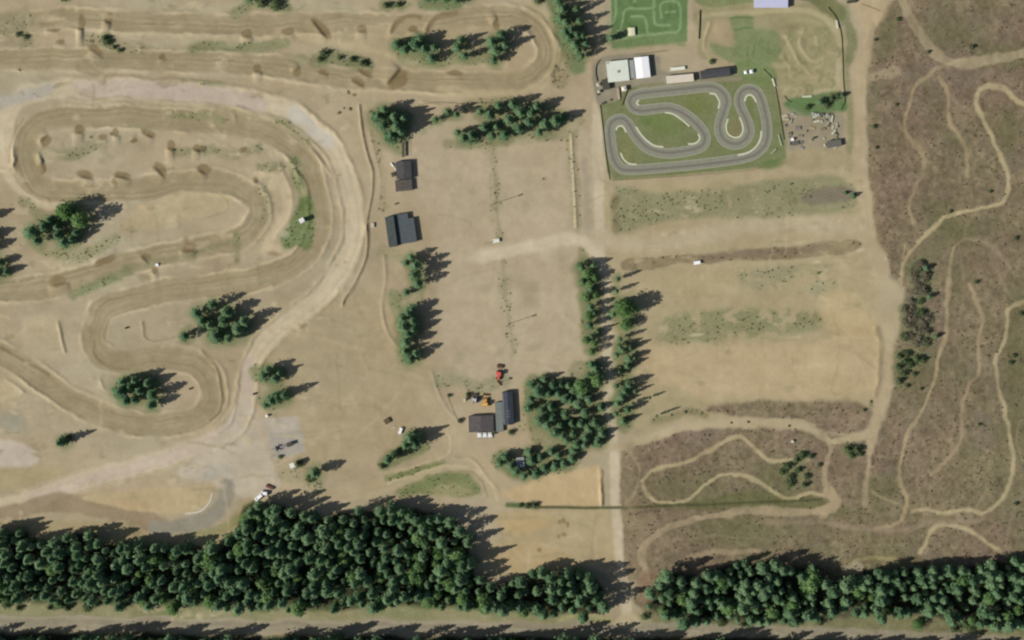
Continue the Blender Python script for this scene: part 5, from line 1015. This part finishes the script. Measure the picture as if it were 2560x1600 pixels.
# ------------------------------------------------------------------ ground meshes, one object per kind of surface
gm_ = {GROUND: ('ground', .03, .45), TRACK: ('dirt_track', .03, .45), GRAVEL: ('gravel_road', .03, .7), PATH: ('path', .04, .55), HEATH: ('heath', .17, .8), GRASS: ('grass', .10, .5), ROAD: ('road', .05, .7)}
labs = {GROUND: 'bare tan sand and dry earth between the tracks', TRACK: 'packed brown motocross lanes winding through the west', GRAVEL: 'pale gravel haul road looping round the motocross lanes', PATH: 'worn sandy trails and service tracks', HEATH: 'brown cleared heath with scattered scrub in the east', GRASS: 'grass strips, lawns and dark forest floor', ROAD: 'grey road along the south edge and the asphalt bend'}
kc = np.stack([K[:-1, :-1], K[1:, :-1], K[:-1, 1:], K[1:, 1:]]).max(0)
alb_all = lin(C) * KA
PXW = wx(GX).ravel(); PYW = wy(GY).ravel(); HZ = Hh.ravel(); ALB = alb_all.reshape(-1, 3)
idx = np.arange(NX * NY).reshape(NY, NX)
for k, (nm, amp, scl) in gm_.items():
    sel = kc == k
    q = np.stack([idx[1:, :-1][sel], idx[1:, 1:][sel], idx[:-1, 1:][sel], idx[:-1, :-1][sel]], 1)
    if not len(q): continue
    u, inv = np.unique(q.ravel(), return_inverse=True)
    me = bpy.data.meshes.new(nm); me.vertices.add(len(u)); me.loops.add(q.size); me.polygons.add(len(q))
    me.vertices.foreach_set('co', np.stack([PXW[u], PYW[u], HZ[u]], 1).ravel().astype(np.float32))
    me.loops.foreach_set('vertex_index', inv.ravel().astype(np.int32))
    me.polygons.foreach_set('loop_start', (np.arange(len(q)) * 4).astype(np.int32))
    me.update(calc_edges=True)
    ca = me.color_attributes.new('Col', 'FLOAT_COLOR', 'POINT')
    ca.data.foreach_set('color', np.concatenate([ALB[u], np.ones((len(u), 1))], 1).ravel().astype(np.float32))
    me.shade_smooth()
    me.materials.append(ground_mat('soil_' + nm, amp, scl))
    o = bpy.data.objects.new(nm, me); COL.objects.link(o); o['kind'] = 'structure'; o['label'] = labs[k]; o['category'] = nm.replace('_', ' ')
# outer land, butted against the modelled area and running to the horizon
X0, X1, Y0, Y1, B = wx(PX0), wx(PX0 + ST * (NX - 1)), wy(PY0 + ST * (NY - 1)), wy(PY0), 9000
vs = [(-B, -B, 0), (B, -B, 0), (B, B, 0), (-B, B, 0), (X0, Y0, 0), (X1, Y0, 0), (X1, Y1, 0), (X0, Y1, 0)]
me = bpy.data.meshes.new('terrain'); me.from_pydata(vs, [], [(0, 1, 5, 4), (1, 2, 6, 5), (2, 3, 7, 6), (3, 0, 4, 7)])
me.materials.append(M((112, 112, 80), .95, .35, .02)); o = bpy.data.objects.new('terrain', me); COL.objects.link(o); o['kind'] = 'structure'; o['label'] = 'surrounding land beyond the tracks'; o['category'] = 'terrain'

# ------------------------------------------------------------------ light, sky, camera
w = bpy.data.worlds.new('World'); sc.world = w; w.use_nodes = True
nt = w.node_tree; bg = nt.nodes['Background']; sky = nt.nodes.new('ShaderNodeTexSky'); sky.sky_type = 'NISHITA'; sky.sun_disc = False
sky.sun_elevation = math.radians(SUN_EL); sky.sun_rotation = math.radians(270 - SUN_TO); sky.air_density = 1.0; sky.dust_density = 1.5
nt.links.new(sky.outputs['Color'], bg.inputs['Color']); bg.inputs['Strength'].default_value = .065
sd = bpy.data.lights.new('sun', 'SUN'); sd.energy = 4.6; sd.angle = math.radians(.5); sd.color = (1, .955, .88)
so = bpy.data.objects.new('sun', sd); COL.objects.link(so)
from mathutils import Vector
el, az = math.radians(SUN_EL), math.radians(SUN_TO)
so.rotation_euler = Vector((math.cos(el) * math.cos(az), math.cos(el) * math.sin(az), -math.sin(el))).to_track_quat('-Z', 'Y').to_euler(); so.location = (-200, -100, 200)
cd = bpy.data.cameras.new('camera'); cam = bpy.data.objects.new('camera', cd); COL.objects.link(cam); sc.camera = cam
HC, DX, DY, FW = 1400.0, 50.0, 114.0, 2560 * S
cam.location = (DX, DY, HC); cd.sensor_width = 36; cd.lens = 36 * HC / FW; cd.shift_x = -DX / FW; cd.shift_y = -DY / FW; cd.clip_start = 1; cd.clip_end = 20000
sc.view_settings.view_transform = 'Standard'; sc.view_settings.look = 'None'; sc.view_settings.exposure = .34; sc.view_settings.gamma = 1
sc.render.engine = 'CYCLES'; sc.cycles.max_bounces = 4; sc.cycles.diffuse_bounces = 2; sc.cycles.pixel_filter_type = 'BLACKMAN_HARRIS'; sc.cycles.filter_width = 2.3
sc.render.resolution_x = 1024; sc.render.resolution_y = 640
